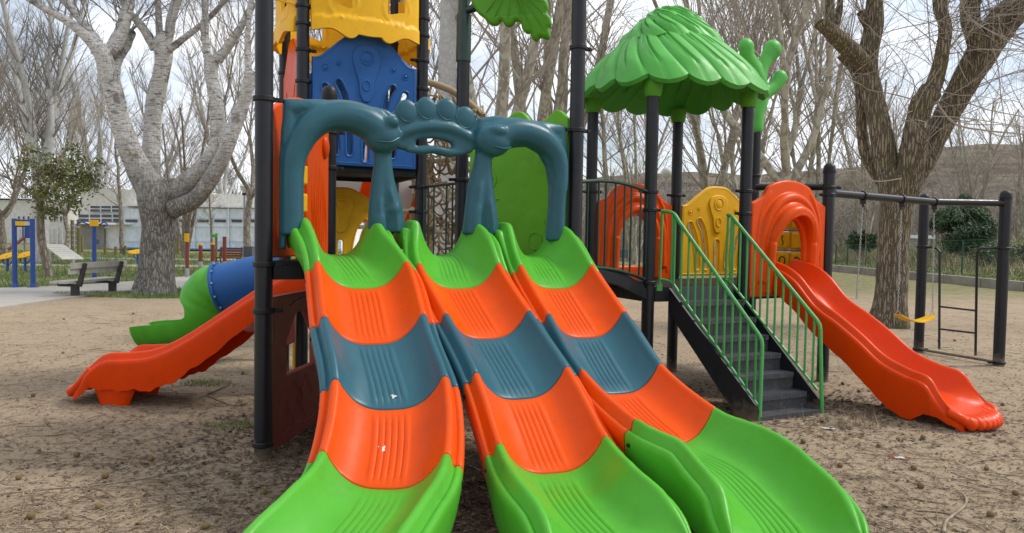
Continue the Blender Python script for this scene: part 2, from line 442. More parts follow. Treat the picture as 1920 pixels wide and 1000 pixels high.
# ---------------------------------------------------------------- slide sweep
def slide_section(name, par, mat, key, s0, s1, rib=1, nn=26, lobes=0, ribw=.095, ribn=6, skirtwave=0):
    """key: list of (centre Vector, half width, wall height, skirt, lateral wall bias)"""
    C_ = [k[0] for k in key]
    def ev(s):
        n = len(C_)-1; s = max(0, min(n-1e-6, s)); i = int(s); t = s-i
        def h(a, b, c, d): return .5*((2*b)+(c-a)*t+(2*a-5*b+4*c-d)*t*t+(3*b-a-3*c+d)*t**3)
        q = [key[max(i-1, 0)], key[i], key[min(i+1, n)], key[min(i+2, n)]]
        return [h(q[0][j], q[1][j], q[2][j], q[3][j]) for j in range(len(key[0]))]
    half_x = [0]*0
    xs = []
    nf = 54
    V_, F_ = [], []
    rows = []
    S = [s0, s0+.012]+[s0+(s1-s0)*k/nn for k in range(1, nn)]+[s1-.012, s1]
    m_ = None
    for si, s in enumerate(S):
        c, half, wall, skirt = ev(s)[:4]
        c2 = ev(s+.02)[0]; c1 = ev(s-.02)[0]; t = c2-c1; th = Vector((t.x, t.y, 0)).normalized(); side = Vector((th.y, -th.x, 0))  # to the slider's left
        side = -side if side.x < 0 and abs(th.x) < .9 else side
        edge = si in (0, len(S)-1)
        env = 0
        f = (s-s0)/(s1-s0)
        if rib: env = max(0, min(1, (f-.06)/.03))*max(0, min(1, (.94-f)/.03))
        prof = []
        X0 = half-.045; q_ = max(.25, min(1, wall/.15)) + max(0, wall-.20)*4.5
        sk = skirt*(1+(.10*math.sin(s*5.3)+.06*math.sin(s*13.1)) * skirtwave)
        lft = [(-half-.046, wall-.085-sk), (-half-.056, wall-.085-sk*.6), (-half-.062, wall-.098), (-half-.060, wall-.074), (-half-.050, wall-.058), (-half-.036, wall-.056), (-half-.024, wall-.064), (-half-.015, wall-.052),
               (-half-.008, wall-.020), (-half+.002, wall-.005), (-half+.014, wall), (-half+.028, wall-.004), (-half+.038, wall-.018)]
        lft = [(-half+(x+half)*q_, z) for x, z in lft]; X0 = half-.045*q_
        mid = []
        xr = ([-X0+(X0-ribw)*k/14 for k in range(14)]+[-ribw+2*ribw*k/(8*ribn) for k in range(8*ribn+1)]+[X0-(X0-ribw)*(13-k)/14 for k in range(14)]) if rib else [-X0+2*X0*k/76 for k in range(77)]
        for x in xr:
            z = (wall-.035*q_)*abs(x/X0)**3.0
            if abs(x) < ribw and env > 0:
                z += .0075*env*abs(math.sin(math.pi*(x+ribw)/(2*ribw)*ribn))**.7
            if lobes and f > .86:
                z += .009*min(1, (f-.86)/.1)*(abs(math.sin(math.pi*(x+X0)/(2*X0)*lobes)))
            mid.append((x, z))
        prof = lft + mid + [(-x, z) for x, z in lft[::-1]]
        if edge: prof = [(x*.992, z-.004) for x, z in prof]
        und = []
        for i, (x, z) in enumerate(prof):
            a = prof[max(i-1, 0)]; b = prof[min(i+1, len(prof)-1)]
            dx, dz = b[0]-a[0], b[1]-a[1]; l = math.hypot(dx, dz) or 1
            thk = .020
            und.append((x+dz/l*thk, z-dx/l*thk))
        # keep underside from crossing in the narrow rim
        for row in (prof, und):
            for x, z in row: V_.append(c + side*x + Vector((0, 0, z)))
        m_ = len(prof)
    n = len(S); W2 = 2*m_
    for i in range(n-1):
        a, b = i*W2, (i+1)*W2
        for j in range(m_-1):
            F_.append((a+j, a+j+1, b+j+1, b+j)); F_.append((a+m_+j+1, a+m_+j, b+m_+j, b+m_+j+1))
        F_.append((a, b, b+m_, a+m_)); F_.append((a+m_-1, a+W2-1, b+W2-1, b+m_-1))
    for a, fl in ((0, 1), ((n-1)*W2, 0)):
        for j in range(m_-1):
            q = (a+j, a+m_+j, a+m_+j+1, a+j+1); F_.append(q if fl else q[::-1])
    bm_ = mesh(V_, F_, 50)
    b2 = bmesh.new(); b2.from_mesh(bm_); bmesh.ops.recalc_face_normals(b2, faces=b2.faces); b2.to_mesh(bm_); b2.free()
    finish(bm_, 50)
    return obj(name, bm_, mat, par)

# ================================================================ TRIPLE SLIDE
org = (A1+A2)/2
triple = thing('triple_slide', 'three parallel chute slide in green, orange and teal sections in front of the teal arches', 'slide', (org.x, org.y, 0))
def hfix(px, py, Y): return P(px, py, Y)
lanes = []
def lane(edge_t, pts, ends, half=.30):
    """edge point on the post line, floor centres at the colour joints, points beyond"""
    e = A1+u1*edge_t
    k = [(Vector((e.x, e.y, DECK1+.045))+n1*.10, half, .245, .10), (Vector((e.x, e.y, DECK1+.04))-n1*.05, half, .245, .11)]
    return k, pts, ends
specs = [
    (.54, [(681, 541, 4.70), (703, 645, 4.27), (733, 768, 3.87), (720, 917, 3.42)], [(Vector((-.635, 3.05, .235)), .305, .18), (Vector((-.705, 2.78, .19)), .31, .17), (Vector((-.755, 2.58, .165)), .31, .10), (Vector((-.78, 2.46, .14)), .29, .05)]),
    (1.29, [(862, 541, 5.03), (916, 635, 4.61), (980, 748, 4.20), (1038, 887, 3.78)], [(Vector((.305, 3.42, .24)), .305, .185), (Vector((.405, 3.17, .20)), .31, .18), (Vector((.465, 3.02, .175)), .315, .11), (Vector((.505, 2.92, .15)), .29, .05)]),
    (2.02, [(1044, 541, 5.36), (1101, 633, 4.94), (1166, 738, 4.52), (1268, 833, 4.07)], [(P(1362, 885, 3.78), .31, .19), (P(1424, 945, 3.52), .305, .19), (P(1462, 989, 3.34), .295, .18), (P(1484, 1024, 3.18), .285, .11), (P(1496, 1048, 3.08), .27, .05)]),
]
mats5 = ['green', 'orange', 'teal', 'orange', 'green']
ord_ = ['left', 'middle', 'right']
for li, (et, pts, ends) in enumerate(specs):
    e = A1+u1*et
    b = [hfix(*p) for p in pts]
    key = [(Vector((e.x, e.y, DECK1+.035))+n1*.15-u1*.045, .262, .235, .10), (Vector((e.x, e.y, DECK1+.03))+n1*.03-u1*.045, .262, .262, .12), (Vector((e.x, e.y, DECK1-.005))-n1*.11-u1*.035, .270, .250, .13),
           (b[0].copy(), .30, .175, .11), (b[1].copy(), .30, .17, .11), (b[2].copy(), .30, .17, .12), (b[3].copy(), .305, .175, .13)]
    # ease between joints so that each section is gently dished
    for v, hf, wl in ends: key.append((v, hf, wl, .20 if wl > .15 else (.14 if wl > .08 else .05)))
    ln = obj('lane', MB().tube([key[0][0]+Vector((0, 0, -.05)), key[1][0]+Vector((0, 0, -.05))], .02, 8).me(), M['black'], triple)
    cuts = [0, 3, 4, 5, 6, len(key)-1]
    for si in range(5):
        s_ = slide_section('slide_section', ln, M[mats5[si]], key, cuts[si]+(0.02 if si == 0 else 0), cuts[si+1]-.014, rib=1, nn=(22 if si in (0, 4) else 16))
        s_['label'] = f"{['green top', 'upper orange', 'teal', 'lower orange', 'green bottom'][si]} section of the {ord_[li]} lane"
    for kk in (3, 4, 5, 6):
        q = key[kk][0]; d = (key[kk+1][0]-key[kk-1][0]); d.z = 0; d.normalize(); sd_ = Vector((d.y, -d.x, 0))
        for sg in (-1, 1):
            c_ = q+sd_*sg*(key[kk][1]+.062)+Vector((0, 0, key[kk][2]-.125))+d*.035
            MB().tube([c_-sd_*sg*.012, c_+sd_*sg*.005, c_+sd_*sg*.008], [.011, .011, .006], 8).build('bolt', M['rubber'], ln)
    # foot under the exit
    f0 = key[-2][0]; mb = MB(); d = (key[-1][0]-key[-3][0]); d.z = 0; d.normalize(); sd_ = Vector((d.y, -d.x, 0))
    for sg in (-1, 1):
        mb = MB(); mb.bar(f0-d*.25+sd_*sg*.22+Vector((0, 0, -.02)), f0-d*.25+sd_*sg*.22-Vector((0, 0, f0.z+.03)), .05, .16, d)
        mb.build('foot', M['green'], ln)
    lanes.append(key)
# bird droppings dried on the left lane
for px, py, Y, r_ in ((738, 744, 3.945, .012), (718, 841, 3.645, .017)):
    c_ = P(px, py, Y); nn_ = Vector((.10, -.50, .86)).normalized(); x_ = nn_.orthogonal().normalized(); y_ = nn_.cross(x_)
    vs = [c_+nn_*.0045]+[c_+nn_*.003+(x_*math.cos(a)+y_*math.sin(a))*r_*(1+.45*math.sin(a*3+px)+.25*math.sin(a*7)) for a in [6.283*k/22 for k in range(22)]]+[c_-nn_*.02+(x_*math.cos(a)+y_*math.sin(a))*r_*.8 for a in [6.283*k/22 for k in range(22)]]
    obj('dropping', mesh(vs, [(0, k+1, (k+1) % 22+1) for k in range(22)]+[(k+1, k+23, (k+1) % 22+23, (k+1) % 22+1) for k in range(22)], 60), M['white'], triple)

# ================================================================ SLIDE TOWER
tow = thing('slide_tower', 'low platform with black posts and teal arches of two touching animal heads', 'play tower', tuple(org))
def cl(px, py, q, a): return (zpix(px, py, q), a)
aU = ang(A1, A2)
post(tow, A1, 5.2, [cl(494, 186, A1, aU), cl(494, 583, A1, aU), cl(494, 832, A1, ang(A1, A3)), (DECK1-.02, aU)])
post(tow, A2, 5.2, [cl(1084, 90, A2, aU), cl(1080, 245, A2, (aU,))])
post(tow, A3, zpix(617, 182, A3), [cl(617, 248, A3, aU), cl(617, 315, A3, aU+.2)], cap=True)
post(tow, A4, 3.05, [cl(867, 338, A4, aU+math.pi), cl(867, 280, A4, aU)], cap=False)
# deck
mb = MB()
dk = [A1, A2, A4, A3]
vs = [Vector((p.x, p.y, DECK1)) for p in dk]+[Vector((p.x, p.y, DECK1-.03)) for p in dk]
mb.add(vs, [(0, 1, 2, 3), (7, 6, 5, 4)]+[(i, i+4, (i+1) % 4+4, (i+1) % 4) for i in range(4)])
for a_, b_ in ((A1, A2), (A2, A4), (A4, A3), (A3, A1)):
    d = (b_-a_).normalized()
    mb.bar(a_+d*.06+Vector((0, 0, DECK1-.075)), b_-d*.06+Vector((0, 0, DECK1-.075)), .04, .09)
mb.build('deck', M['deck'], tow, 30)

# teal arch panel
apl = A1 + n1*.03
def T(px, py):
    t, z = plane_xy(px, py, apl, u1); return Vector((t, z, 0))
SX = .0040
def arch_tube(mb, lst, dz=0.0, k=16):
    pts = [T(x, y)+Vector((0, 0, dz)) for x, y, r in lst]; rad = [r*SX for x, y, r in lst]
    mb.tube(crom(pts, 4), list(np.interp(np.arange(len(pts)*4-3), np.arange(len(pts))*4, rad)), k)
pl = []
def pplate(lst, th, holes=(), b=.012, z=0.0):
    f = lambda l: [(T(*q).x, T(*q).y) for q in l]
    pl.append(tf(plate([f(lst)]+[f(h) for h in holes], th, b), Matrix.Translation((0, 0, z))))
pplate([(529, 185), (575, 187), (620, 190), (680, 197), (725, 207), (742, 222), (738, 262), (700, 266), (668, 250), (640, 240), (612, 242), (590, 255), (574, 280), (567, 315), (566, 352), (566, 440), (548, 440), (536, 440), (536, 468), (523, 468), (523, 300), (526, 260), (529, 245)], .075, b=.028, z=.012)
pplate([(1057, 236), (1020, 229), (960, 222), (925, 218), (893, 222), (884, 262), (900, 290), (930, 292), (955, 279), (985, 276), (1008, 289), (1022, 313), (1028, 350), (1027, 390), (1022, 452), (1056, 452), (1058, 350), (1061, 290)], .075, b=.028, z=.012)
pplate([(703, 285), (730, 285), (736, 340), (754, 425), (730, 445), (725, 448), (712, 440), (695, 435), (699, 350)], .05, b=.02, z=.0)
pplate([(890, 297), (918, 297), (922, 350), (934, 440), (913, 450), (906, 448), (866, 440), (876, 350)], .05, b=.02, z=.0)
slot_ = [(778, 274), (777, 264), (790, 261), (810, 260), (830, 263), (845, 269), (848, 277), (838, 280), (820, 275), (800, 272)]
pplate([(728, 216), (740, 208), (759, 196), (797, 192), (836, 194), (871, 208), (893, 226), (892, 262), (884, 287), (861, 291), (842, 296), (811, 288), (787, 291), (763, 283), (742, 279), (733, 255)], .06, [slot_], b=.015)
mb = MB()
arch_tube(mb, [(545, 440, 20), (545, 370, 20), (546, 320, 20), (552, 284, 22), (574, 244, 25), (608, 221, 26), (650, 219, 27), (688, 233, 29), (712, 254, 30), (716, 262, 28)], .035)
arch_tube(mb, [(1040, 452, 17), (1042, 380, 17), (1044, 330, 19), (1036, 290, 23), (1010, 262, 26), (975, 249, 26), (945, 250, 27), (915, 264, 30), (905, 270, 25)], .035)
arch_tube(mb, [(712, 270, 13), (713, 310, 14), (709, 350, 15), (707, 390, 17), (707, 412, 18), (707, 436, 18)], .02)
arch_tube(mb, [(720, 270, 13), (719, 310, 14), (724, 350, 16), (734, 390, 18), (738, 410, 17), (740, 436, 17)], .02)
arch_tube(mb, [(903, 280, 14), (899, 320, 15), (892, 360, 17), (886, 400, 18), (885, 416, 18), (884, 440, 18)], .02)
arch_tube(mb, [(908, 280, 13), (907, 320, 14), (909, 360, 16), (914, 400, 17), (916, 420, 17), (918, 442, 16)], .02)
arch_tube(mb, [(538, 203, 9), (580, 205, 16), (620, 207, 16), (665, 212, 14), (705, 222, 12)], .030)
arch_tube(mb, [(541, 200, 8), (542, 250, 15), (541, 300, 15), (541, 360, 15), (541, 405, 14)], .026)
arch_tube(mb, [(1050, 247, 7), (1010, 243, 13), (970, 237, 13), (930, 234, 11)], .030)
arch_tube(mb, [(1050, 246, 7), (1046, 300, 12), (1045, 360, 12), (1043, 415, 12)], .026)
arch_tube(mb, [(738, 262, 9), (760, 247, 10), (800, 238, 11), (845, 242, 11), (885, 262, 9)], .02, 10)
arch_tube(mb, [(760, 281, 6), (790, 283, 7), (815, 281, 7), (845, 287, 7), (868, 286, 6)], .015, 8)
c = T(712, 256); mb.ball(c+Vector((0, 0, .05)), (.135, .125, .105), 22)
c = T(917, 265); mb.ball(c+Vector((0, 0, .05)), (.155, .125, .105), 22)
c = T(724, 233); mb.ball(c+Vector((0, 0, .12)), (.055, .046, .05), 18)
c = T(921, 249); mb.ball(c+Vector((0, 0, .12)), (.078, .044, .05), 18)
for x, y in ((761, 205), (798, 200), (836, 202), (871, 217)):
    c = T(x, y+2); mb.ball(c+Vector((0, -.016, .014)), (.084, .094, .044), 18)
mb.v = [(x, y, z if z > .085 else .02+(z-.02)*.8) for x, y, z in mb.v]
pl.append(mb.me())
me = melt(join(pl, None), .0085, 14, .5)
# raised ridges and mouth lines that stay crisp
mb = MB()
def ridge(lst, r, dz):
    mb.tube(crom([T(x, y)+Vector((0, 0, dz)) for x, y in lst], 5), r, 8)
tf(me, frame(apl, u1, 0))
arch = obj('arch_panel', me, M['teal'], tow)
mb = MB()
for lst, dz in (([(690, 266), (705, 270), (722, 270), (738, 262)], .150), ([(905, 272), (915, 279), (930, 282), (945, 279)], .150)):
    mb = MB(); mb.tube(crom([T(x, y)+Vector((0, 0, dz - .0025*abs(i-1.5)**2*6)) for i, (x, y) in enumerate(lst)], 5), .0055, 8)
    mm = mb.me(); tf(mm, frame(apl, u1, 0)); obj('mouth_line', mm, M['teal'], arch)
for x, y in ((761, 205), (798, 200), (836, 202), (871, 217)):
    mb = MB(); mb.tube(crom([T(x-21, y-4)+Vector((0, 0, .03)), T(x-14, y+16)+Vector((0, 0, .034)), T(x+2, y+25)+Vector((0, 0, .036)), T(x+14, y+14)+Vector((0, 0, .034)), T(x+20, y-2)+Vector((0, 0, .03))], 5), .006, 6)
    mm = mb.me(); tf(mm, frame(apl, u1, 0)); obj('crest_line', mm, M['teal'], arch)

# orange side panel with tree relief (left), pierced for turning blocks
u3 = (A3-A1).normalized(); L3 = (A3-A1).length
def TL(px, py):
    t, z = plane_xy(px, py, A1, u3); return (t, z)
zt = plane_xy(552, 172, A1, u3)[1]-.03
oz = DECK1+.02
oh = [(L3*.36, oz+.10), (L3*.36, oz+.72), (L3*.45, oz+.84), (L3*.56, oz+.72), (L3*.56, oz+.10)]
outl = [(.07, oz), (L3-.07, oz), (L3-.07, zt-.10)] + [(p.x, p.y) for p in crom([(L3-.07, zt-.1), (L3-.25, zt-.06), (L3/2, zt+.0), (.30, zt-.06), (.07, zt-.16)], 5)][1:]
parts = [plate([outl, oh], .05, .010)]
mb = MB()
for k in range(9):
    x0 = L3*.64+k*.035; z0_ = oz+.05+rng.random()*.1
    pts = [(x0+.012*math.sin(j*1.1+k*.8), z0_+j*(.13-.008*abs(k-4)), .024) for j in range(7)]
    if x0 < L3-.1: mb.tube(crom(pts, 4), [.004+.003*math.sin(i*.2) for i in range(25)], 6)
mb.ball((L3*.86, zt-.30, .03), (.05, .09, .03), 14)
parts.append(mb.me())
me = join(parts, 40); tf(me, frame(A1, u3, 0)); obj('tree_relief_panel', me, M['orange'], tow)
for k in range(3):
    z = oz+.18+k*.20; p = A1+u3*(L3*.47); b = plate([[(-.07, -.07), (.07, -.07), (.07, .07), (-.07, .07)]], .10, .02, 3)
    tf(b, frame(p, u3, z)); obj('turning_block', b, M['yellow'], tow)
# green side panel (right rear)
Gp = at(884, 300, 6.62); u4 = (A2-Gp).normalized(); L4 = (A2-Gp).length
zt = 2.52
outl = [(.0, DECK1+.02), (L4-.07, DECK1+.02), (L4-.07, zt-.10)]+[(p.x, p.y) for p in crom([(L4-.07, zt-.1), (L4-.18, zt-.02), (L4-.30, zt-.09), (L4*.62, zt-.10), (L4*.50, zt+.0), (L4*.38, zt-.04), (L4*.3, zt-.13), (.12, zt-.14), (0, zt-.3)], 5)][1:]
parts = [plate([outl], .05, .010)]
mb = MB()
for x, z, r in ((.22, 1.98, .10), (.22, 1.98, .055), (.30, 1.58, .08), (.30, 1.58, .04), (.75, 1.45, .07)):
    mb.torus((x, z, .024), r, .008, k=26, q=6)
for lst in ([(.12, 1.72), (.24, 1.78), (.36, 1.80)], [(.8, 1.35), (.86, 1.5), (.84, 1.62)]):
    mb.tube(crom([Vector((x, z, .025)) for x, z in lst], 5), .006, 6)
for x, z in ((.35, 2.05), (.62, 2.0), (.5, 1.65), (.8, 2.1), (.72, 1.6)):
    mb.ball((x, z, .004), (.12+.04*rng.random(), .2, .026), 18)
parts.append(mb.me()); me = join(parts, 60); tf(me, frame(Gp, u4, 0)); obj('leaf_relief_panel', me, plastic('lime_green_plastic', (.12, .40, .02), rough=.45, dust=.05, spec=.2), tow)

# playhouse panel under the deck with window and diamonds
hx = [TL(533, 727), TL(533, 668), TL(553, 625), TL(578, 620), TL(596, 640), TL(597, 705)]
hz = [(max(.2, min(L3-.2, a)), b) for a, b in hx]
hz = [(.30, .50), (.30, .74), (.46, .92), (.66, .92), (.84, .74), (.84, .50)]
parts = [plate([[(.07, .03), (L3-.07, .03), (L3-.07, 1.06), (.07, 1.06)], hz], .06, .008)]
mb = MB()
for cx, cz, r in ((.42, .30, .15), (.62, .30, .15), (.52, .30, .07)):
    q = [(cx, cz-r), (cx+r*.9, cz), (cx, cz+r), (cx-r*.9, cz), (cx, cz-r)]
    mb.tube([Vector((a, b, .030)) for a, b in q], .004, 5)
mb.tube(crom([Vector((.2, .10, .03)), Vector((.45, .13, .03)), Vector((.7, .10, .03)), Vector((.95, .14, .03))], 4), .004, 5)
mb.tube(crom([Vector((.34, .98, .03)), Vector((.56, 1.02, .03)), Vector((.78, .98, .03))], 5), .004, 5)
parts.append(mb.me()); me = join(parts, 40); tf(me, frame(A1, u3, 0))
obj('playhouse_panel', me, M['brown'], tow)

# leaf on the rear post
sl = MB(); sl.tube([(A4.x, A4.y, 3.02), (A4.x, A4.y, 3.43)], .066, 26)
sl.build('post_sleeve', M['darkrail'], tow)
br = MB(); z0_ = zpix(870, 48, A4) if False else P(875, 30, A4.y).z
br.tube([(A4.x, A4.y, 3.3), (A4.x, A4.y, 4.3)], .048, 22)
e0 = Vector((A4.x, A4.y, P(880, 22, A4.y).z)); e1 = P(938, -1, 6.55); e2 = P(950, -60, 6.5)
br.tube([e0, e1], .035, 14); br.tube([e1, e2], .035, 14)
br.build('leaf_bracket', M['darkrail'], tow)
# leaf canopy: lobed slab seen from beneath, tilted, with raised veins
lA = P(955, 0, 6.45); lA.z = 0; lu = Vector((.95, -.25, 0)).normalized()
def LF(x, y): t, z = plane_xy(x, y, lA, lu); return (t, z)
lo_ = [(880, -5), (893, 22), (905, 32), (912, 40), (921, 46), (931, 45), (939, 38), (945, 46), (953, 49), (961, 44), (966, 38), (975, 42), (977, 52), (984, 60), (991, 60), (995, 70), (1003, 73), (1010, 66), (1015, 68), (1024, 69), (1028, 62), (1026, 50), (1031, 42), (1030, 30), (1024, 22), (1027, 12), (1024, 0), (1012, -12), (1000, -35), (975, -55), (935, -60), (900, -45), (882, -25)]
lp = crom([Vector((*LF(x, y), 0)) for x, y in lo_], 4, True)
parts = [plate([[(p.x, p.y) for p in lp]], .075, .030, 4)]
mb = MB()
for x, y in ((905, 32), (922, 44), (952, 46), (985, 58), (1003, 70), (1026, 62), (1029, 36), (1024, 8)):
    a_, b_ = Vector((*LF(955, -30), .036)), Vector((*LF(955+(x-955)*.88, -30+(y+30)*.88), .036)); m_ = (a_+b_)/2+Vector((.01, .01, .004)); mb.tube(crom([a_, m_, b_], 5), .005, 6)
parts.append(mb.me()); me = join(parts, 60)
for v in me.vertices: v.co.z -= .35*(v.co.y-LF(955, -30)[1])**2+.25*v.co.x**2
tf(me, frame(lA, lu, 0)); lf = obj('leaf_canopy', me, M['darkgreen'], tow)

# ================================================================ TALL TOWER
o2 = (B1+B2+B3+B4)/4
tt = thing('tall_tower', 'tall black-post tower with blue panel, yellow battlement panels and high deck', 'play tower', tuple(o2))
uB = (B2-B1).normalized(); nB = (B3-B1).normalized(); LB = (B2-B1).length; aB = ang(B1, B2)
def cls(q, lst, a): return [(zpix(px, py, q), a) for px, py in lst]
post(tt, B1, 5.4, cls(B1, [(568, 12), (568, 45), (568, 94), (568, 153)], aB))
post(tt, B2, 5.4, cls(B2, [(791, 36), (791, 68), (791, 115), (791, 168)], aB+math.pi)+cls(B2, [(791, 352), (791, 398)], aB+math.pi))
post(tt, B3, 5.4, cls(B3, [(534, 138)], 0)); post(tt, B4, 5.4, cls(B4, [(741, 85), (741, 152)], aB))
def deck_square(q1, q2, q4, q3, z, par, mat='deck', beam=.10):
    mb = MB(); ps = [q1, q2, q4, q3]
    vs = [Vector((p.x, p.y, z)) for p in ps]+[Vector((p.x, p.y, z-.03)) for p in ps]
    mb.add(vs, [(0, 1, 2, 3), (7, 6, 5, 4)]+[(i, i+4, (i+1) % 4+4, (i+1) % 4) for i in range(4)])
    for i in range(4):
        a_, b_ = ps[i], ps[(i+1) % 4]; d = (b_-a_).normalized()
        mb.bar(a_+d*.06+Vector((0, 0, z-.032-beam/2)), b_-d*.06+Vector((0, 0, z-.032-beam/2)), .045, beam)
    return mb.build('deck', M[mat], par, 30)
zb = zpix(700, 322, (B1+B2)/2)
deck_square(B1, B2, B4, B3, zb+.05, tt, beam=.045)
deck_square(B1, B2, B4, B3, 1.04, tt)
fp = (B1-B2).normalized().cross(Vector((0, 0, 1)))  # outward side of the back
std_panel(LB, 1.26, M['blue'], tt, B1, uB, zb+.04, name='blue_panel', inset=-.03)
std_panel((B4-B3).length, 1.22, M['blue'], tt, B3, (B4-B3).normalized(), zb+.04, name='blue_panel')
std_panel((B3-B1).length, 1.24, M['orange'], tt, B1, nB, zb+.04, name='orange_panel')
std_panel((B4-B3).length, .94, M['yellow'], tt, B3, (B4-B3).normalized(), 1.04, name='yellow_panel')
def castle(a, u, wd, z0, par, sag=.0):
    """bulged battlement panel with two square openings and a wavy lower edge"""
    nx, nz = 64, 46; top = 1.05; V_ = []; F_ = []; gap = .06
    def wave(x):
        return .03+.040*math.cos((x-.5)*2*math.pi)*-1 + (.045 if abs(x-.5) < .09 else .045*math.exp(-((abs(x-.5)-.09)/.06)**2)) - .02*math.cos(x*6*math.pi)*(1 if abs(x-.5) > .12 else 0)
    cells = set()
    for i in range(nx):
        for j in range(nz):
            x = (i+.5)/nx; z = (j+.5)/nz*top
            if z > .28 and z < .47 and (abs(x-.26) < .085 or abs(x-.76) < .085): continue
            if z > .75 and (int((x)*6) % 2 == 1): continue
            cells.add((i, j))
    for lay in (0, 1):
        for j in range(nz+1):
            for i in range(nx+1):
                x = i/nx; zf = j/nz
                z = wave(x)*(1-zf)**2 + zf*top
                o = .10*abs(math.sin(math.pi*x))**.6 + .05
                if z < .19: o += .018
                o += .05*max(0, (.22-z))
                for cx in (.26, .76):
                    dd = math.hypot((x-cx)*wd, z-.34)
                    o += .008*math.exp(-((dd-.15)/.012)**2)
                if lay: o -= .035
                V_.append(Vector((gap+x*(wd-2*gap), z, o)))
    n = (nx+1)*(nz+1)
    def vid(l, i, j): return l*n+j*(nx+1)+i
    for (i, j) in cells:
        F_.append((vid(0, i, j), vid(0, i+1, j), vid(0, i+1, j+1), vid(0, i, j+1)))
        F_.append((vid(1, i, j+1), vid(1, i+1, j+1), vid(1, i+1, j), vid(1, i, j)))
        for di, dj, e in ((-1, 0, ((i, j), (i, j+1))), (1, 0, ((i+1, j+1), (i+1, j))), (0, -1, ((i+1, j), (i, j))), (0, 1, ((i, j+1), (i+1, j+1)))):
            if (i+di, j+dj) not in cells:
                (a0, a1), (b0, b1) = e; F_.append((vid(0, a0, a1), vid(0, b0, b1), vid(1, b0, b1), vid(1, a0, a1)))
    me = mesh(V_, F_, 40); bm = bmesh.new(); bm.from_mesh(me)
    bmesh.ops.delete(bm, geom=[v for v in bm.verts if not v.link_faces], context='VERTS'); bmesh.ops.recalc_face_normals(bm, faces=bm.faces); bm.to_mesh(me); bm.free()
    finish(me, 40); tf(me, frame(a, u, z0)); return obj('battlement_panel', me, M['yellow'], par)
zc = zpix(590, 62, B1)
castle(B1, uB, LB, zc-.03, tt)
castle(B4, (B3-B4).normalized(), (B4-B3).length, zc-.03, tt)
castle(B3, (B1-B3).normalized(), (B3-B1).length, zc-.03, tt)
castle(B2, (B4-B2).normalized(), (B4-B2).length, zc-.03, tt)
mb = MB(); a_ = B1+Vector((0, 0, zpix(568, 12, B1))); mb.tube([a_, P(505, -4, 6.9)], .012, 10); mb.build('yellow_bar', M['yellow'], tt)
mb = MB(); q = at(552, 650, 7.1); mb.tube([(q.x, q.y, .0), (q.x, q.y, 1.3)], .02, 10); mb.build('yellow_pole', M['yellow'], tt)
# small lower side panels
b = plate([[(.07, 0), (.50, 0), (.50, .42), (.07, .42)]], .05, .012); tf(b, frame(B1, nB, .95)); obj('lower_side_panel', b, M['green'], tt)
b = plate([[(.07, 0), (.30, 0), (.30, .40), (.07, .40)]], .05, .012); tf(b, frame(B1, uB, .95)); obj('lower_front_panel', b, M['blue'], tt)

# railing between the towers
def railing(name, par, mat, top, bot, nbars, r=.013, rb=.0085, ends=True, barname='baluster'):
    ct = crom(top, 8); cb = crom(bot, 8)
    o = MB().tube(ct, r, 12).build(name, mat, par); MB().tube(cb, r, 12).build('lower_rail', mat, o)
    for i in range(nbars):
        f = (i+.5)/nbars if not ends else i/(nbars-1)
        a = ct[int(round(f*(len(ct)-1)))]; b = cb[int(round(f*(len(cb)-1)))]
        MB().tube([b, a], rb, 8).build(barname, mat, o)
    return o
def V3(p, z): return Vector((p.x, p.y, z))
railing('railing', tt, M['darkrail'], [V3(B2, zpix(791, 352, B2)), V3(A4, zpix(867, 343, A4))], [V3(B2, 1.12), V3(A4, 1.12)], 6, ends=False)

# ================================================================ BRIDGE
bo = (A2+A4+C1+C3)/4
bg_ = thing('link_bridge', 'short black bridge with dark green barred railings to the leaf roofed tower', 'bridge', (bo.x, bo.y, 0))
def arc(a, b, za, zb_, sag, n=5): 
    return [a.lerp(b, i/(n-1)) + Vector((0, 0, za+(zb_-za)*i/(n-1) + sag*math.sin(math.pi*i/(n-1)) - a.lerp(b, i/(n-1)).z)) for i in range(n)]
zt1 = zpix(1090, 342, A2); zt2 = zpix(1212, 362, C1)
railing('railing', bg_, M['darkrail'], arc(A2, C1, zt1, zt2, .05), arc(A2, C1, 1.25, 1.10, .04), 9, r=.016, rb=.0095, ends=False)
railing('railing', bg_, M['darkrail'], arc(A4, C3, 2.0, zpix(1110, 362, C3), .02), arc(A4, C3, 1.25, 1.10, .04), 13, ends=False)
mb = MB()
lo = arc(A2, C1, DECK1-.0, DECK2, .05, 8); hi = arc(A4, C3, DECK1, DECK2, .05, 8)
for i in range(7):
    vs = [lo[i], lo[i+1], hi[i+1], hi[i]]; vs += [v-Vector((0, 0, .03)) for v in vs]
    mb.add(vs, [(0, 1, 2, 3), (7, 6, 5, 4)]+[(k, k+4, (k+1) % 4+4, (k+1) % 4) for k in range(4)])
    for q in (lo, hi): mb.bar(q[i]-Vector((0, 0, .08)), q[i+1]-Vector((0, 0, .08)), .04, .09)
mb.build('bridge_deck', M['deck'], bg_, 30)

